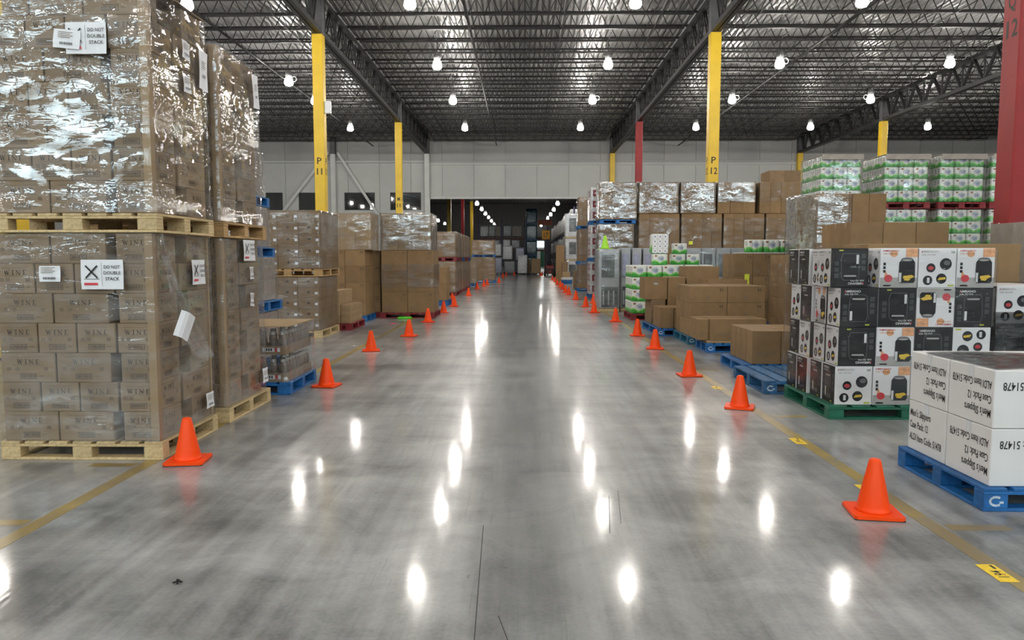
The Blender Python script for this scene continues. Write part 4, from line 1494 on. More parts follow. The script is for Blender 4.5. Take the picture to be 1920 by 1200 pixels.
# second air fryer load under dark film, and a tall brown carton behind
pallet('wooden pallet under the film-dulled air fryer cartons', 4.52, 5.6, 7.15, 8.1, 0, 'wood')
for k in range(3):
    for i in range(3):
        kind = ('fry_photo', 'fry_black', 'fry_white')[(i + k) % 3] if k == 2 else ('fry_white', 'fry_black', 'fry_photo')[(i + k) % 3]
        o = ob('air_fryer_carton', box_mesh(.346, .9, FH - .002, BODY[kind], .004), None, (4.56 + .352 * i + .176, 7.63, .141 + k * FH))
        tag(o, f"{WORD[kind]} under dull film, {ORD[k + 1]} row up, {ORD[i + 1]} from left", 'box', 'film-dulled air fryer cartons')
        ob('print', print_mesh(kind, .346, FH - .002), o, (0, -.452, FH / 2))
wrap('dark dull film over the second load of air fryer cartons', 4.55, 5.62, 7.17, 8.09, .145, .99, 'film_smoke', .05, .008, .012, .02, lip=0)
wrap('thin film over top row of the second air fryer load', 4.55, 5.62, 7.175, 8.09, 1.02, 1.25, 'film_thin', .05, .008, .012, lip=.05)
carton('tall plain brown carton standing behind the air fryer cartons', 3.85, 5.55, 8.35, 9.0, 0.002, 1.665, ('card',), 'para', None, 'L', True, None)

# beige wrapped cartons at the right edge
stack('beige load by red column', 6.28, 7.3, 9.2, 10.1, .141, 1.96, 2, 2, 5, 'L', ('card_grey',), None, None, False, False, 'beige carton')
pallet('wooden pallet under the beige wrapped load by red column', 6.25, 7.35, 9.18, 10.15, 0, 'wood', simple=True)
wrap('film around the beige load by the red column', 6.27, 7.31, 9.19, 10.11, .145, 1.964, 'film_thin', .08, .01)

# two empty blue pallets, one on the floor in front of the tan cartons
pallet('empty blue pallet lying in front of the low tan cartons', 2.68, 3.85, 8.15, 9.35, 0, 'blue_worn', .15, logo=(-1, 0))

# low tan cartons
pallet('blue pallet under the low block of tan cartons', 2.86, 4.0, 9.56, 10.66, 0, 'blue_paint', .13)
stack('low block on blue pallet', 2.98, 3.74, 9.6, 10.6, .131, .565, 2, 4, 1, 'L', ('card',), 'para', None, True, True, 'tan carton')
h = G()
h.cbox(.1, .62, .5, .004)
tag(ob('yellow_board', h.mesh('yellow_board', ('yellow_steel',)), None, (3.82, 10.0, .131)), 'narrow yellow board beside the low block of tan cartons', 'board')

pallet('blue pallet with flat carton edge, in front of stacked cartons', 2.94, 3.9, 11.8, 12.55, 0, 'blue_paint', .15, logo=(-1, 0))
carton('flat tan carton laid on the blue pallet under the long carton', 2.95, 3.9, 11.81, 12.5, .151, .19, ('card_pale',), None, None, 'L', False)
carton('long tan carton with text, left of the low block', 2.82, 3.0, 11.9, 12.5, .191, .53, ('card',), 'para', 'para', 'L', True)
carton('long tan carton with text, behind the low block', 3.0, 3.9, 11.83, 12.5, .191, .54, ('card',), 'para', None, 'L', True)

pallet('teal blue pallet under the stacked tan cartons by aisle', 2.9, 4.3, 12.96, 14.2, 0, 'teal_paint', .14, logo=(-1, 0))
stack('block on teal pallet', 2.93, 4.26, 13.02, 14.15, .141, 1.02, 2, 3, 3, 'L', ('card',), 'ticks', 'lines', True, True, 'tan carton')

pallet('blue pallet under the loose mixed cartons by aisle', 2.62, 3.4, 14.36, 16.2, 0, 'blue_paint', .145, logo=(-1, 1))
carton('small tan carton at front of the loose mixed cartons', 2.68, 2.95, 14.42, 15.2, .146, .55, ('card',), None, None, 'L', True)
carton('second small tan carton at front of the loose mixed cartons', 2.955, 3.28, 14.42, 15.2, .146, .55, ('card',), None, None, 'L', True)
carton('tall tan carton right of the open tray carton', 3.0, 3.35, 15.3, 16.1, .146, 1.12, ('card',), None, None, 'L', True)
# open tray carton with a hand hole, on a narrow carton
carton('narrow tan carton under the open carton with hand hole', 2.66, 2.96, 15.35, 16.1, .146, .66, ('card_dark',), None, None, 'L', False)
h = G()
w, d, hh, t = .46, .7, .45, .008
h.box(-w / 2, w / 2, -d / 2, d / 2, 0, t)
h.box(-w / 2, -w / 2 + t, -d / 2, d / 2, t, hh); h.box(w / 2 - t, w / 2, -d / 2, d / 2, t, hh)
h.box(-w / 2 + t, w / 2 - t, d / 2 - t, d / 2, t, hh)
h.box(-w / 2 + t, w / 2 - t, -d / 2, -d / 2 + t, t, hh * .68); h.box(-w / 2 + t, w / 2 - t, -d / 2, -d / 2 + t, hh * .78, hh)
h.box(-w / 2 + t, -.05, -d / 2, -d / 2 + t, hh * .68, hh * .78); h.box(.05, w / 2 - t, -d / 2, -d / 2 + t, hh * .68, hh * .78)
o = ob('open_carton', h.mesh('open_carton', ('card',)), None, (2.76, 15.7, .662))
tag(o, 'open tan carton with a hand hole in its front', 'box')
h = G(); h.box(-.05, .05, -.001, .001, -.022, .022)
ob('hand_hole_backing', h.mesh('paper', ('paper',)), o, (0, -d / 2 + .05, hh * .73))

# tan cartons behind the teal pallet
carton('large plain tan carton standing behind the teal pallet block', 3.42, 4.1, 15.5, 16.3, .002, 1.34, ('card',), 'para', None, 'L', True)
def open_box(label, x0, x1, y0, y1, z1, mt='card'):
    h = G()
    w, d, t, z = x1 - x0, y1 - y0, .012, z1
    h.box(-w / 2, w / 2, -d / 2, d / 2, 0, t)
    h.box(-w / 2, -w / 2 + t, -d / 2, d / 2, t, z); h.box(w / 2 - t, w / 2, -d / 2, d / 2, t, z)
    h.box(-w / 2 + t, w / 2 - t, d / 2 - t, d / 2, t, z); h.box(-w / 2 + t, w / 2 - t, -d / 2, -d / 2 + t, t, z)
    o = tag(ob('open_carton', h.mesh('open_carton', (mt,)), None, ((x0 + x1) / 2, (y0 + y1) / 2, .002)), label, 'box')
    h = G()
    for i in range(3):
        x = -w / 2 + w * (i + .5) / 3
        h.box(x - w / 7, x + w / 7, -d / 2 + .03, d / 2 - .03, z * .4, z - .05)
    ob('contents', h.mesh('contents', ('card_pale',)), o)
open_box('open topped tan carton behind the teal pallet block', 3.6, 4.35, 14.4, 15.2, 1.09)

# cartons to the right of the teal block, loosely wrapped
stack('loosely wrapped block', 4.3, 5.36, 12.2, 12.95, .141, 1.56, 3, 2, 4, 'L', ('card',), 'lines', None, True, True, 'tan carton')
pallet('wooden pallet under the loosely wrapped tan cartons', 4.32, 5.4, 12.18, 12.96, 0, 'wood', simple=True)
wrap('loose clear film hanging on the tan cartons behind empty pallet', 4.29, 5.365, 12.185, 12.96, .3, 1.42, 'film_thin', .05, .03, .012, lip=0, flat=1)
pallet('blue pallet under the tall tan block with lime note', 4.5, 6.2, 16.02, 17.1, 0, 'blue_paint', simple=True)
stack('tall block with lime note', 4.56, 6.12, 16.03, 17.0, .141, 1.61, 4, 2, 3, 'L', ('card',), 'lines', 'lines', False, True, 'tan carton')
h = G()
h.box(-.05, .05, -.004, 0, 0, .22)
tag(ob('sticky_note', h.mesh('sticky_note', ('note_yellow',)), None, (4.83, 16.025, .95)), 'lime yellow note stuck on the tall tan block', 'note')

# ---- wrapped packs of paper rolls
def pack_mesh(w, d, h_):
    g_ = G()
    nb = 3
    ring = []
    k = 6
    def side(p, q, n):
        for i in range(n):
            for s in range(k):
                u = (i + s / k) / n
                yield (p[0] + (q[0] - p[0]) * u, p[1] + (q[1] - p[1]) * u, abs(sin(pi * ((i + s / k)))) ** .6)
    c = .02
    hw, hd = w / 2 - c, d / 2 - c
    for (p, q, nx, ny) in (((-hw, -hd), (hw, -hd), 0, -1), ((hw, -hd), (hw, hd), 1, 0), ((hw, hd), (-hw, hd), 0, 1), ((-hw, hd), (-hw, -hd), -1, 0)):
        for (x, y, b) in side(p, q, nb):
            ring.append((x + nx * (c * .3 + c * .7 * b), y + ny * (c * .3 + c * .7 * b)))
    n = len(ring)
    lv = [(.9, 0), (1, .018), (1, h_ - .018), (.92, h_)]
    for s, z in lv:
        for (x, y) in ring:
            g_.v.append((x * s, y * s, z))
    for j in range(3):
        for a in range(n):
            b = (a + 1) % n
            g_.f.append((j * n + a, j * n + b, (j + 1) * n + b, (j + 1) * n + a)); g_.m.append(0)
    g_.f.append(tuple(range(n))[::-1]); g_.m.append(0)
    g_.f.append(tuple(3 * n + a for a in range(n))); g_.m.append(0)
    return g_.mesh('roll_pack', ('towel_print',))
_PK = {}
def pack(label, x0, x1, y0, y1, z0, z1, group):
    k = (round(x1 - x0, 3), round(y1 - y0, 3), round(z1 - z0, 3))
    if k not in _PK:
        _PK[k] = pack_mesh(k[0] - .006, k[1] - .006, k[2] - .002)
    o = ob('roll_pack', _PK[k], None, ((x0 + x1) / 2 + random.uniform(-.001, .001), (y0 + y1) / 2, z0), (0, 0, random.uniform(-.004, .004)))
    return tag(o, label, 'paper roll pack', group)
def packs(where, x0, x1, y0, y1, z0, z1, nx, ny, nz, **kw):
    g_ = 'paper roll packs, ' + where
    stack(where, x0, x1, y0, y1, z0, z1, nx, ny, nz, 'L', word='roll pack', fn=lambda a, i, j, k: pack(*a, g_), **kw)

pallet('red pallet under the aisle stack of paper roll packs', 2.64, 3.8, 18.06, 19.3, 0, 'red_paint', .16)
packs('red pallet by aisle', 2.66, 3.78, 18.1, 19.25, .161, 1.34, 3, 4, 4, top=True)
carton('flat brown carton flap lying against the red pallet of packs', 2.98, 3.45, 17.8, 18.05, 0.002, .24, ('card_dark',), None, None, 'L', False)
pallet('red pallet under the second stack of paper roll packs', 3.9, 5.0, 19.4, 20.3, 0, 'red_paint', .16, simple=True)
packs('second pack stack', 3.86, 4.98, 19.42, 20.2, .161, 1.34, 3, 2, 4, top=True)
pack('roll pack lying on top of aisle stack, left of three', 3.28, 3.66, 18.75, 19.05, 1.342, 1.62, 'loose roll packs on top')
pack('roll pack on top of the second stack, middle of three', 3.88, 4.26, 19.45, 19.75, 1.342, 1.62, 'loose roll packs on top')
pack('roll pack on top of the second stack, right of three', 4.28, 4.62, 19.45, 19.75, 1.342, 1.62, 'loose roll packs on top')
pack('topmost roll pack beside the pack with dark roll ends', 3.93, 4.3, 19.46, 19.75, 1.622, 1.9, 'loose roll packs on top')
# one pack stands on end and shows the ends of its rolls
h = G()
h.cbox(.44, .3, .5, .045)
o = tag(ob('roll_pack', h.mesh('roll_pack', ('towel_print',)), None, (3.46, 18.92, 1.622)), 'roll pack stood on end, round roll ends facing the aisle', 'paper roll pack', 'loose roll packs on top')
h = G()
h.rect(-.2, .2, .02, .48, 0)
for i in range(3):
    for j in range(4):
        h.ell(-.13 + i * .13, .07 + j * .12, .057, .057, 2, -.001)
        h.ell(-.13 + i * .13, .07 + j * .12, .015, .015, 1, -.002)
ob('roll_ends', h.mesh('roll_ends', ('fry_beige', 'black_ink', 'paper')), o, (0, -.1515, 0))

R12 = [(6.92, 7.86, 2.82, 3), (8.39, 9.41, 2.82, 4), (9.67, 10.69, 2.82, 4), (10.85, 11.87, 2.82, 4)]
for q, (xa, xb, zz, nr) in enumerate(R12):
    w = f"{ORD[q + 1]} towel pallet"
    pallet(f"red pallet on floor under the {ORD[q + 1]} tall towel load from left", xa - .04, xb + .04, 17.46, 18.74, 0, 'red_paint', .15, simple=True)
    packs('lower ' + w, xa, xb, 17.5, 18.7, .151, 2.64, 3, 3, 9, top=False, skip=lambda i, j, k: k < 4 and j > 0)
    pallet(f"red pallet between tiers of the {ORD[q + 1]} tall towel load from left", xa - .04, xb + .04, 17.46, 18.74, 2.66, 'red_paint', .15)
    packs('upper ' + w, xa, xb, 17.5, 18.7, 2.811, 3.89, 3, 3, 4, top=False)
    h = G()
    h.box(-(xb - xa) / 2 - .01, (xb - xa) / 2 + .01, -.66, .64, 0, .012)
    h.box(-(xb - xa) / 2 - .01, (xb - xa) / 2 + .01, -.672, -.66, -.11, .012)
    tag(ob('cap_sheet', h.mesh('cap_sheet', ('card_grey',)), None, ((xa + xb) / 2, 18.1, 3.893)), f"folded brown cap sheet on the {ORD[q + 1]} tall towel load", 'cardboard sheet', 'cap sheets on the towel loads')
    wrap(f"film around upper tier of the {ORD[q + 1]} tall towel load", xa, xb, 17.48, 18.72, 2.83, 3.885, 'film', .08, .012, .014, lip=0)
    wrap(f"film around lower tier of the {ORD[q + 1]} tall towel load", xa, xb, 17.48, 18.72, 1.4, 2.635, 'film', .08, .012, .014, lip=0)

# tan cartons between the towel loads and the air fryers
pallet('wooden pallet under the tall half-wrapped tan stack', 5.1, 6.36, 13.05, 14.15, 0, 'wood', simple=True)
stack('tall half-wrapped stack', 5.14, 6.33, 13.08, 14.08, .141, 2.63, 4, 2, 5, 'L', ('card',), None, None, False, True, 'tan carton')
wrap('bright film around left half of the tall tan stack', 5.13, 5.7297, 13.07, 14.09, .6, 2.62, 'film_silver', .06, .014, .0055, lip=0, flat=1)
pallet('wooden pallet under the wide tan stack behind the air fryers', 4.56, 6.0, 10.47, 11.6, 0, 'wood', simple=True)
stack('wide stack behind air fryers', 4.59, 5.97, 10.5, 11.5, .141, 2.01, 3, 3, 4, 'L', ('card',), 'para', 'para', False, True, 'tan carton')
pallet('wooden pallet under the tall milky wrapped column', 5.55, 6.05, 14.96, 16.0, 0, 'wood', simple=True)
stack('milky wrapped column', 5.6, 6.4, 15.0, 15.85, .141, 2.77, 1, 1, 5, 'L', ('card_grey',), None, None, False, False, 'tall grey carton')
wrap('milky clear film around the tall grey column', 5.58, 6.42, 14.98, 15.87, .15, 2.78, 'film_silver', .07, .02, .012)

# ---- grey wrapped appliances
def appliance(label, x0, x1, y0, y1, z1, dark=False):
    P = thing('wrapped_appliance', label, 'appliance', ((x0 + x1) / 2, (y0 + y1) / 2, 0), 0, 'grey film-wrapped appliances')
    w, d = x1 - x0, y1 - y0
    h = G(); h.cbox(w, d, z1 - .1, .015)
    ob('cabinet', h.mesh('cabinet', ('appliance',)), P, (0, 0, .1))
    h = G(); h.cbox(w * .8, .02, z1 * .32, .006)
    ob('dark_panel', h.mesh('dark_panel', ('appliance_dark',)), P, (w * .05, -d / 2 - .011, .14))
    h = G(); h.cbox(w * .62, .02, z1 * .36, .006)
    ob('upper_panel', h.mesh('upper_panel', ('appliance_dark' if dark else 'wrap_lilac',)), P, (-w * .05, -d / 2 - .011, z1 * .55))
    h = G()
    for i in range(3):
        h.box(-w * .3 + i * w * .25, -w * .3 + i * w * .25 + .04, -d / 2 - .03, -d / 2 - .022, .2, .6)
    ob('slats', h.mesh('slats', ('appliance',)), P)
    h = G(); h.cbox(w + .02, d + .02, .09, .01)
    ob('skid', h.mesh('skid', ('wood',)), P)
appliance('nearest grey wrapped appliance by aisle, carrying a lime cone', 2.14, 2.72, 20.9, 21.9, 1.77, True)
for q in range(4):
    appliance(f"slim grey wrapped appliance, {ORD[q + 1]} right of the lime cone", 2.8 + q * .31, 3.06 + q * .31, 21.1, 22, 1.8)
for q in range(6):
    appliance(f"dark grey wrapped appliance, {ORD[q + 1]} right of the roll packs", 4.7 + q * .42, 5.09 + q * .42, 21.3, 22.2, 1.8, True)
wrap('clear film around the nearest grey appliance', 2.12, 2.74, 20.84, 21.92, .1, 1.765, 'film_heavy', .08, .015, .012, lip=0)
wrap('clear film around the dark grey appliances', 4.69, 7.2, 21.24, 22.21, .2, 1.82, 'film', .09, .03, .012)
h = G()
h.box(-.6, .6, -.4, .4, 0, .02)
tag(ob('white_sheet', h.mesh('white_sheet', ('plastic_white',)), None, (5.36, 16.46, 1.615)), 'white plastic sheet on top of the tall tan block', 'sheet')
for q in range(3):
    pack(f"roll pack on the white sheet above tall tan block, {ORD[q + 1]} from left", 4.84 + q * .36, 5.19 + q * .36, 16.1, 16.4, 1.637, 1.91, 'roll packs on the white sheet')

# ---- long back row: plain cartons below, silver wrapped cartons above
BK = [(2.72, 4.05), (4.13, 5.53), (5.61, 6.84), (6.92, 8.24)]
MB = [(4.14, 5.58), (5.65, 7.08), (7.15, 8.58), (8.65, 10.08)]
Y2 = 26.6
for q, (xa, xb) in enumerate(MB):
    w = f"middle tier block {ORD[q + 1]} of back row"
    stack('bottom tier, ' + ORD[q + 1] + ' in back row', xa, xb, Y2, Y2 + 1.15, .151, 1.87, 2, 1, 2, 'L', ('card',), None, None, False, False, 'large carton')
    pallet(f"pallet on floor of the back row, {ORD[q + 1]} from left", xa, xb, Y2 - .02, Y2 + 1.2, 0, 'wood', .15, simple=True)
    stack('middle tier, ' + ORD[q + 1] + ' in back row', xa, xb, Y2, Y2 + 1.15, 1.871, 3.09, 4, 1, 2, 'L', ('card',), None, None, False, False, 'tan carton')
    wrap(f"thin film on middle tier of back row, {ORD[q + 1]} from left", xa, xb, Y2 - .01, Y2 + 1.16, 1.9, 2.95, 'film', .09, .02, .012, lip=0)
for q, (xa, xb) in enumerate(BK):
    if q == 0:
        pallet('blue pallet under top tier at aisle end of back row', 2.74, 4.02, Y2 - .02, Y2 + 1.2, 2.74, 'blue_paint', .15)
        stack('top tier, first in back row', xa, xb, Y2, Y2 + 1.15, 2.9, 4.2, 3, 2, 3, 'L', ('card',), None, None, False, False, 'wrapped carton')
        pallet('pallet on floor at aisle end of the back row', 2.74, 4.02, Y2 - .02, Y2 + 1.2, 0, 'blue_paint', .15, simple=True)
        stack('lower tier, first in back row', xa, xb - .1, Y2, Y2 + 1.15, .151, 2.735, 2, 2, 4, 'L', ('card_dark',), None, None, False, False, 'wrapped carton')
        wrap('crinkled silver film on lower tier at aisle end of back row', xa, xb - .1, Y2 - .01, Y2 + 1.16, .2, 2.72, 'film_silver', .07, .025, .012, lip=0)
    else:
        stack('top tier, ' + ORD[q + 1] + ' in back row', xa, xb, Y2, Y2 + 1.15, 3.1, 4.2, 3, 1, 2, 'L', ('card',), None, None, False, False, 'wrapped carton')
    wrap(f"crinkled silver film on top tier of back row, {ORD[q + 1]} from left", xa, xb, Y2 - .01, Y2 + 1.16, 2.92 if q == 0 else (3.12 if q < 3 else 3.5), 4.21, 'film_silver', .06, .02, .006)
stack('plain top block at back row end', 8.4, 9.9, Y2, Y2 + 1.15, 3.1, 4.2, 4, 1, 2, 'L', ('card',), None, None, False, False, 'tan carton')
stack('peak of back row end', 8.75, 9.85, Y2 + .1, Y2 + 1.1, 4.201, 4.62, 2, 1, 1, 'L', ('card_dark',), None, None, False, False, 'tan carton')
wrap('loose film on the plain top block at back row end', 8.39, 9.91, Y2 - .01, Y2 + 1.16, 3.5, 4.2, 'film_thin', .08, .03, .012, lip=0)
for q, (x, m) in enumerate(((5.98, 'note_yellow'), (7.99, 'note_yellow'))):
    h = G(); h.box(-.07, .07, -.004, 0, 0, .12)
    tag(ob('sticky_note', h.mesh('sticky_note', (m,)), None, (x, Y2 - .05, 2.0)), f"small yellow note on the back row cartons, {('left', 'right')[q]} of two", 'note')

# white and red printed cartons behind the aisle end of the back row
for q, z in enumerate((.151, 1.54, 2.94)):
    pallet(f"blue pallet of the red-and-white tower, {ORD[q + 1]} from floor", 2.55, 3.6, 28.3, 29.5, z - .15, 'blue_paint', .148, simple=q == 0)
    stack('red-and-white tower, ' + ORD[q + 1] + ' tier', 2.57, 3.57, 28.33, 29.45, z, z + 1.24, 2, 2, 3, 'L', ('white_card',), 'redside', 'redside', False, False, 'red-printed carton')
    wrap(f"film on {ORD[q + 1]} tier of the red-and-white tower", 2.56, 3.58, 28.32, 29.46, z + .005, z + 1.235, 'film_heavy', .1, .02, .012, lip=0)
# tall brown tower on blue pallets further along the aisle
for q, (z, t) in enumerate(((.151, 1.24), (1.39, 2.85), (3.0, 4.3))):
    pallet(f"blue pallet of the tall brown tower, {ORD[q + 1]} from floor", 2.5, 3.7, 34.0, 35.2, z - .15, 'blue_paint', .148, simple=q == 0)
    stack('tall brown tower, ' + ORD[q + 1] + ' tier', 2.55, 3.65, 34.02, 35.1, z, t, 2, 2, 2, 'L', ('card_dark',), None, None, False, False, 'brown carton')
    wrap(f"film on {ORD[q + 1]} tier of the tall brown tower", 2.54, 3.66, 34.01, 35.11, z + .2, t - .01, 'film', .12, .02, .012, lip=0)

# ------------------------------------------------------------------ things far along the aisle
def load(label, x0, x1, y0, z0, z1, m, group, d=1.1, pal='dark_steel', bulge=.02):
    """a film-wrapped load on its pallet, seen from far away"""
    P = thing('wrapped_load', label, 'pallet load', ((x0 + x1) / 2, y0 + d / 2, z0), 0, group)
    w, hh = x1 - x0, z1 - z0 - .15
    g_ = G()
    nx, nz = 8, 8
    ring = [(-w / 2 + w * i / nx, -d / 2) for i in range(nx)] + [(w / 2, -d / 2 + d * i / nx) for i in range(nx)] + [(w / 2 - w * i / nx, d / 2) for i in range(nx)] + [(-w / 2, d / 2 - d * i / nx) for i in range(nx)]
    s = random.uniform(0, 99)
    n = len(ring)
    for j in range(nz + 1):
        for (x, y) in ring:
            q = 1 + bulge * noise.noise(Vector((x * 2 + s, y * 2, j * .8)))
            q -= .03 if j in (0, nz) else 0
            g_.v.append((x * q, y * q, hh * j / nz))
    for j in range(nz):
        for k in range(n):
            a, b = j * n + k, j * n + (k + 1) % n
            g_.f.append((a, b, b + n, a + n)); g_.m.append(0)
    g_.f.append(tuple(nz * n + k for k in range(n))); g_.m.append(0)
    ob('goods', g_.mesh('goods', (m,), True), P, (0, 0, .15))
    h = G()
    for i in (-1, 0, 1):
        h.box(i * w * .42 - .07, i * w * .42 + .07, -d / 2, d / 2, 0, .11)
    h.box(-w / 2, w / 2, -d / 2, d / 2, .11, .149)
    ob('pallet_base', h.mesh('pallet_base', (pal,)), P)
    return P
FG = 'wrapped loads at the end of the aisle'
load('lilac wrapped load at aisle end, bottom left', -2.95, -1.97, 71, 0, 1.62, 'wrap_lilac', FG)
load('pale lilac wrapped load stacked at aisle end, upper left', -2.85, -2.05, 71, 1.64, 2.9, 'wrap_white', FG)
load('white wrapped load stacked second from left at aisle end', -1.95, -1.0, 72, 1.3, 2.75, 'wrap_white', FG)
load('grey wrapped load under the white one at aisle end', -1.88, -.7, 72, 0, 1.29, 'wrap_grey', FG)
load('lilac wrapped load behind the bubble wrapped one', -.72, .15, 73.5, 1.2, 2.6, 'wrap_lilac', FG)
load('lilac wrapped load below, behind the bubble wrapped one', -.68, .2, 73.5, 0, 1.19, 'wrap_lilac', FG)
load('white bubble wrapped load at the aisle end', -.45, .42, 69.5, 0, 1.85, 'wrap_white', FG, bulge=.08)
load('beige carton load right of the bubble wrapped one', .8, 1.7, 69.5, 0, 1.5, 'card_pale', FG)
load('brown load edge between bubble wrap and beige load', .48, .7, 70.2, 0, 1.45, 'card_dark', FG)
for q, (za, zb) in enumerate(((0, 1.7), (1.72, 3.35), (3.37, 5.0), (5.02, 6.6))):
    load(f"dark teal wrapped load in the tall far tower, {ORD[q + 1]} from floor", .35, 1.48, 76.5, za, zb, 'wrap_teal', 'teal loads of the far tower', pal='blue_paint')
# rack across the end of the aisle
RK = thing('pallet_rack', 'dark pallet rack across the far end of the aisle', 'rack', (-4.6, 78, 0))
for i in range(4):
    h = G()
    x = i * 2.4
    h.box(x - .06, x + .06, -.05, .05, 0, 5.6); h.box(x - .06, x + .06, 1.0, 1.1, 0, 5.6)
    for k in range(6):
        h.bar((x, 0, .3 + k * .85), (x, 1.05, .7 + k * .85), .04)
    ob('upright', h.mesh('upright', ('rack_blue',)), RK)
for z in (2.45, 3.7):
    for i in range(3):
        h = G()
        h.box(i * 2.4 + .06, i * 2.4 + 2.34, -.04, .04, z - .16, z); h.box(i * 2.4 + .06, i * 2.4 + 2.34, 1.02, 1.1, z - .16, z)
        ob('beam', h.mesh('beam', ('rack_rust',)), RK)
rl = [(-4.45, -3.7, 'wrap_white'), (-3.6, -2.9, 'wrap_grey'), (-2.85, -2.3, 'card_grey'), (-2.08, -1.2, 'wrap_grey'), (-1.1, -.1, 'card_grey')]
for q, (a, b, m) in enumerate(rl):
    load(f"wrapped load on top shelf of the far rack, {ORD[q + 1]} from left", a, b, 78, 3.71, 4.95 + .1 * (q % 2), m, 'loads on the far rack', d=1.0)
for q, (a, b, m) in enumerate(((-3.2, -2.4, 'wrap_grey'), (-2.06, -1.3, 'wrap_white'), (-1.2, -.3, 'wrap_grey'))):
    load(f"grey wrapped load on lower shelf of the far rack, {ORD[q + 1]} from left", a, b, 78, 2.46, 3.5, m, 'loads on the far rack', d=1.0)
# long rack along the right of the far aisle
RK = thing('pallet_rack', 'long pallet rack along right of the far aisle', 'rack', (3.38, 49, 0))
for i in range(13):
    h = G()
    y = i * 2.8
    h.box(-.05, .05, y - .06, y + .06, 0, 4.9); h.box(1.0, 1.1, y - .06, y + .06, 0, 4.9)
    for k in range(5):
        h.bar((0, y, .3 + k * .85), (1.05, y, .7 + k * .85), .04)
    ob('upright', h.mesh('upright', ('rack_blue',)), RK)
for z in (1.9, 3.4):
    for i in range(12):
        h = G()
        h.box(-.04, .04, i * 2.8 + .06, i * 2.8 + 2.74, z - .15, z); h.box(1.02, 1.1, i * 2.8 + .06, i * 2.8 + 2.74, z - .15, z)
        ob('beam', h.mesh('beam', ('rack_blue',)), RK)
for i in range(12):
    for s in range(2):
        y = 49.1 + i * 2.8 + s * 1.33
        for q, (za, zb, m) in enumerate(((0.0, 1.5, 'wrap_grey'), (1.91, 3.15, 'wrap_white'), (3.41, 4.75, 'wrap_white'))):
            load(f"wrapped load on long right rack, {('floor', 'middle', 'top')[q]} level, {ORD[i * 2 + s + 1]} along", 3.16, 4.3, y + .04, za, zb - .12 * ((i + s) % 3), m, 'loads on the long right rack', d=1.14)
# white appliance towers before the rack
for q, (za, zb) in enumerate(((.0, 1.35), (1.37, 2.7), (2.72, 4.2))):
    P = thing('white_crated_unit', f"tall white crated unit beside the aisle, {ORD[q + 1]} from floor", 'crate', (3.0, 45.5, za), 0, 'white crated units')
    h = G(); h.cbox(.82, 1.0, zb - za - .1, .02)
    ob('crate_body', h.mesh('crate_body', ('plastic_white',)), P, (0, 0, .1))
    h = G(); h.cbox(.42, .02, (zb - za) * .55, .01)
    ob('dark_window', h.mesh('dark_window', ('appliance_dark',)), P, (.02, -.511, .4))
    h = G(); h.box(-.41, .41, -.5, .5, 0, .099)
    ob('skid', h.mesh('skid', ('wood',)), P)
wrap('white hazy film on the white crated units', 2.56, 3.42, 44.95, 46.05, .1, 4.21, 'film_heavy', .15, .04, .012)
carton('tall brown carton by the aisle left of white crated units', 2.02, 2.5, 44.6, 45.4, .002, 2.3, ('card',), None, None, 'L', True)
carton('shorter brown carton before the white crated units', 2.3, 2.62, 43.0, 43.8, .002, 1.3, ('card_dark',), None, None, 'L', True)
carton('small tan carton before the white crated units', 2.25, 2.66, 41.5, 42.3, .002, .75, ('card_pale',), None, None, 'L', True)
P = thing('white_tub', 'white tub with a blue label near the white crated units', 'tub', (2.35, 39.4, 0))
h = G(); h.lathe([(.26, 0), (.3, .45), (.31, .5)], 16)
ob('tub_body', h.mesh('tub_body', ('plastic_white',), True), P)
h = G(); h.lathe([(.283, .16), (.295, .38)], 16, cap=False)
ob('blue_label', h.mesh('blue_label', ('blue_paint',), True), P)
carton('narrow dark brown carton beside white tub', 2.55, 2.85, 36.8, 37.5, .002, .9, ('card_dark',), None, None, 'L', True)

# aisle number sign and the rust red banner in the far hall
P = thing('hanging_sign', 'orange hanging aisle sign with the number 17', 'sign', (2.28, 73, 3.4))
h = G(); h.cbox(.78, .06, .86, .02)
ob('sign_panel', h.mesh('sign_panel', ('sign_orange',)), P)
h = G(); h.text('17', 0, .43, .42, .46)
ob('sign_number', h.mesh('sign_number', ('black_ink',)), P, (0, -.033, 0))
h = G(); h.bar((-.3, 0, .86), (-.3, 0, 8.3), .03); h.bar((.3, 0, .86), (.3, 0, 8.3), .03)
ob('hanger', h.mesh('hanger', ('dark_steel',)), P)
P = thing('hanging_banner', 'rust red banner hanging above the orange aisle sign', 'banner', (2.3, 76.9, 4.95))
h = G(); h.cbox(1.5, .06, .52, .02)
ob('banner_panel', h.mesh('banner_panel', ('rust_sign',)), P)
h = G(); h.bar((-.6, 0, .52), (-.6, 0, 6.9), .03); h.bar((.6, 0, .52), (.6, 0, 6.9), .03)
ob('hanger', h.mesh('hanger', ('dark_steel',)), P)

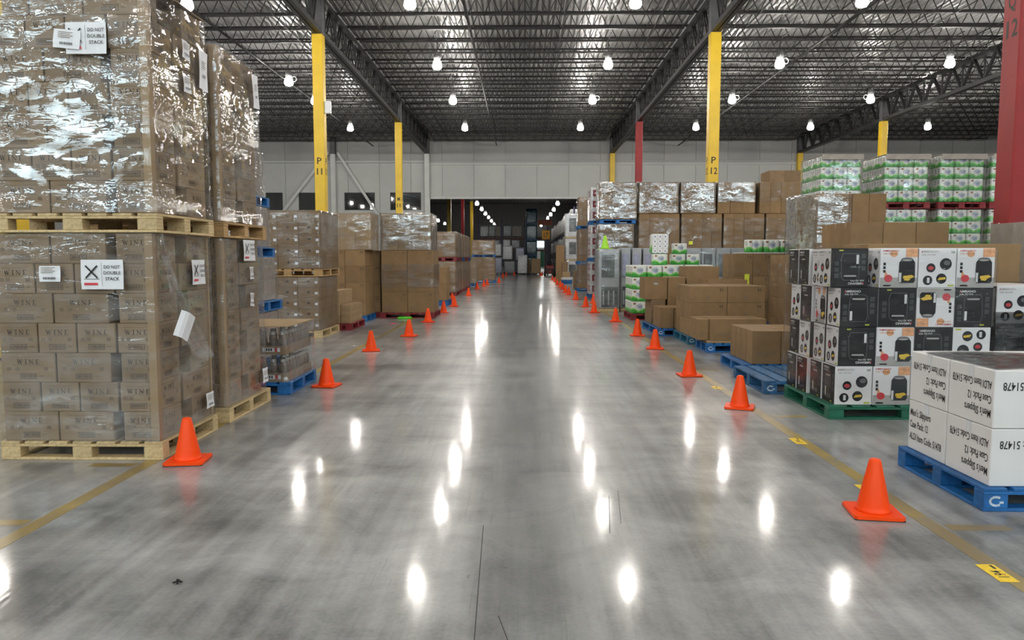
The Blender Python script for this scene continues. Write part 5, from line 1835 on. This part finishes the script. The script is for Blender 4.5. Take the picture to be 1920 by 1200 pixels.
# reach truck parked at the far right
P = thing('forklift', 'dark forklift with red body parked at the far right', 'forklift', (2.35, 64.5, 0))
h = G()
h.cbox(.9, 1.3, .75, .06)
ob('body', h.mesh('body', ('truck_red',)), P, (0, .3, .2))
h = G()
for x in (-.38, .38):
    h.bar((x, -.45, .1), (x, -.45, 2.0), .09)
for z in (.6, 1.3, 1.95):
    h.bar((-.38, -.45, z), (.38, -.45, z), .07)
ob('mast', h.mesh('mast', ('fry_black',)), P)
h = G()
for x in (-.42, .42):
    h.bar((x, -.2, .9), (x, -.2, 1.95), .05); h.bar((x, .8, .9), (x, .8, 1.95), .05); h.bar((x, -.2, 1.95), (x, .8, 1.95), .05)
for k in range(5):
    h.bar((-.42, -.2 + k * .25, 1.95), (.42, -.2 + k * .25, 1.95), .04)
ob('overhead_guard', h.mesh('overhead_guard', ('fry_black',)), P)
for x in (-.22, .22):
    h = G(); h.box(x - .06, x + .06, -1.45, -.45, .06, .11); h.box(x - .06, x + .06, -.5, -.45, .06, .6)
    ob('fork', h.mesh('fork', ('dark_steel',)), P)
for x in (-.4, .4):
    for y in (-.2, .75):
        h = G(); h.lathe([(.0, -.08), (.2, -.08), (.22, -.04), (.22, .04), (.2, .08), (0, .08)], 14)
        ob('wheel', h.mesh('wheel', ('fry_black',), True), P, (x, y, .22), (0, pi / 2, 0))
h = G(); h.cbox(.4, .35, .3, .05)
ob('seat', h.mesh('seat', ('fry_black',)), P, (0, .35, .95))

# ------------------------------------------------------------------ traffic cones
def cone_meshes(m):
    h = G()
    hs, t = .14, .018
    c = .02
    pts = [(-hs + c, -hs), (hs - c, -hs), (hs, -hs + c), (hs, hs - c), (hs - c, hs), (-hs + c, hs), (-hs, hs - c), (-hs, -hs + c)]
    h.v += [(x, y, .006) for x, y in pts] + [(x, y, .006 + t) for x, y in pts]
    n = 8
    for k in range(n):
        h.f.append((k, (k + 1) % n, n + (k + 1) % n, n + k)); h.m.append(0)
    h.f.append(tuple(range(8))[::-1]); h.m.append(0)
    h.f.append(tuple(range(8, 16))); h.m.append(0)
    base = h.mesh('base', (m,))
    h = G(); h.lathe([(.101, .024), (.092, .034), (.088, .06), (.034, .315), (.03, .325), (.024, .33)], 28)
    body = h.mesh('cone_body', (m,), True)
    h = G(); h.box(-hs + .004, hs - .004, -hs + .004, hs - .004, 0, .0059)  # black foot with the shadow under the base put into its colour
    foot = h.mesh('dark_foot', ('cone_foot',))
    return base, body, foot
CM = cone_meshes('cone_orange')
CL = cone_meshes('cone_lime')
def cone(x, y, label, z=0, rz=0, ms=CM, s=1):
    P = thing('traffic_cone', label, 'traffic cone', (x, y, z), rz, 'orange cones lining the aisle')
    for nm, me in zip(('base', 'cone_body', 'dark_foot'), ms):
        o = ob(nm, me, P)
    P.scale = (s, s, s)
LCN = [(-2.48, 5.21), (-2.31, 8.46), (-2.47, 11.81), (-2.2, 14.1), (-2.24, 17.3), (-2.2, 20.38), (-2.16, 23.12), (-2.19, 29.77), (-2.39, 24.9), (-2.26, 36.6), (-2.11, 40.1), (-2.05, 42.6), (-1.5, 46.6), (-1.59, 59.7), (-1.46, 65.3), (-.77, 67.4)]
RCN = [(2.07, 4.15), (2.19, 7.26), (2.14, 9.3), (2.21, 12.16), (2.24, 14.26), (2.22, 17.51), (1.99, 20.44), (1.97, 22.93), (2.4, 24.85), (1.96, 27.11), (1.93, 30.71), (1.9, 32.6), (1.95, 36.02), (1.98, 38.7), (2.0, 42.66), (2.09, 47.52), (2.06, 51.0), (1.6, 65.37), (1.8, 67.48)]
LPH = ['by corner of the nearest wine pallet', 'beside the low pallet of jar trays', 'across from the low jar trays', 'before the white-label stack', 'at corner of the big square carton block']
RPH = ['before the white slipper cartons', 'beside the air fryer pallet', 'beside the empty blue pallet', 'beside the long tan carton', 'beside the loose mixed cartons', 'before the red pallet of roll packs', 'before the grey appliance']
for q, (x, y) in enumerate(LCN):
    ph = LPH[q] if q < len(LPH) else ''
    cone(x, y + .14, f"orange traffic cone {ph + ', ' if ph else ''}{ORD[q + 1]} along left of aisle", rz=(.12 if q == 0 else random.uniform(-.3, .3)))
for q, (x, y) in enumerate(RCN):
    ph = RPH[q] if q < len(RPH) else ''
    cone(x, y + .14, f"orange traffic cone {ph + ', ' if ph else ''}{ORD[q + 1]} along right of aisle", rz=(-.14 if q == 0 else random.uniform(-.35, .35)))
cone(2.34, 21.15, 'lime green cone standing on top of the grey appliance', 1.772, .2, CL, 1.15)
cone(2.4, 21.55, 'orange cone behind the lime green one on the appliance', 1.775, .1, CM, 1.1)

# ------------------------------------------------------------------ floor tags and litter
def floor_label(x, y, label, txt=True):
    P = thing('floor_tag', label, 'floor tag', (x, y, .0014), pi / 2, 'yellow tags along the right lane line')
    h = G(); h.box(-.1, .1, -.045, .045, 0, .0006)
    ob('tag_face', h.mesh('tag_face', ('floor_tag',)), P)
    h = G()
    for v in [1]:
        V, F = text_data('194')
        k = .085 / max(p[0] for p in V)
        h.v = [(-.06 + p[0] * k, -.03 + p[1] * k * 1.3, .001) for p in V]
        h.f = list(F); h.m = [0] * len(F)
    ob('tag_number', h.mesh('tag_number', ('black_ink',)), P)
    h = G(); h.poly([(.045, -.03, .001), (.09, -.03, .001), (.09, -.015, .001), (.045, -.015, .001)])
    ob('tag_mark', h.mesh('tag_mark', ('black_ink',)), P)
for q, (x, y) in enumerate(((2.27, 3.46), (2.25, 4.75), (2.27, 6.03), (2.26, 8.57))):
    floor_label(x, y, f"yellow numbered floor tag on lane line, {ORD[q + 1]} from near end")
for q, (x, y, m, s, lab) in enumerate(((-3.0, 17.0, 'pink_scrap', .09, 'pink scrap lying on the floor beyond the third left cone'), (-2.9, 12.6, 'debris', .05, 'white paper crumb on floor left of the third left cone'), (-1.6, 3.3, 'joist_steel', .02, 'small dark chip of dirt on the near floor'))):
    h = G()
    for i in range(4):
        a = i * 1.7
        h.bar((s * cos(a), s * sin(a), .004), (-s * .4 * cos(a), s * .5 * sin(a + 1), .012), s * .35, .006)
    tag(ob('floor_scrap', h.mesh('floor_scrap', (m,)), None, (x, y, 0)), lab, 'scrap')

dups = {k: v for k, v in LABELS.items() if len(v) > 1}
if dups:
    print('DUP LABELS', len(dups), list(dups.items())[:6])
long_ = [k for k in LABELS if not 4 <= len(k.replace(',', '').split()) <= 16]
if long_:
    print('LABEL LENGTH', len(long_), long_[:8])
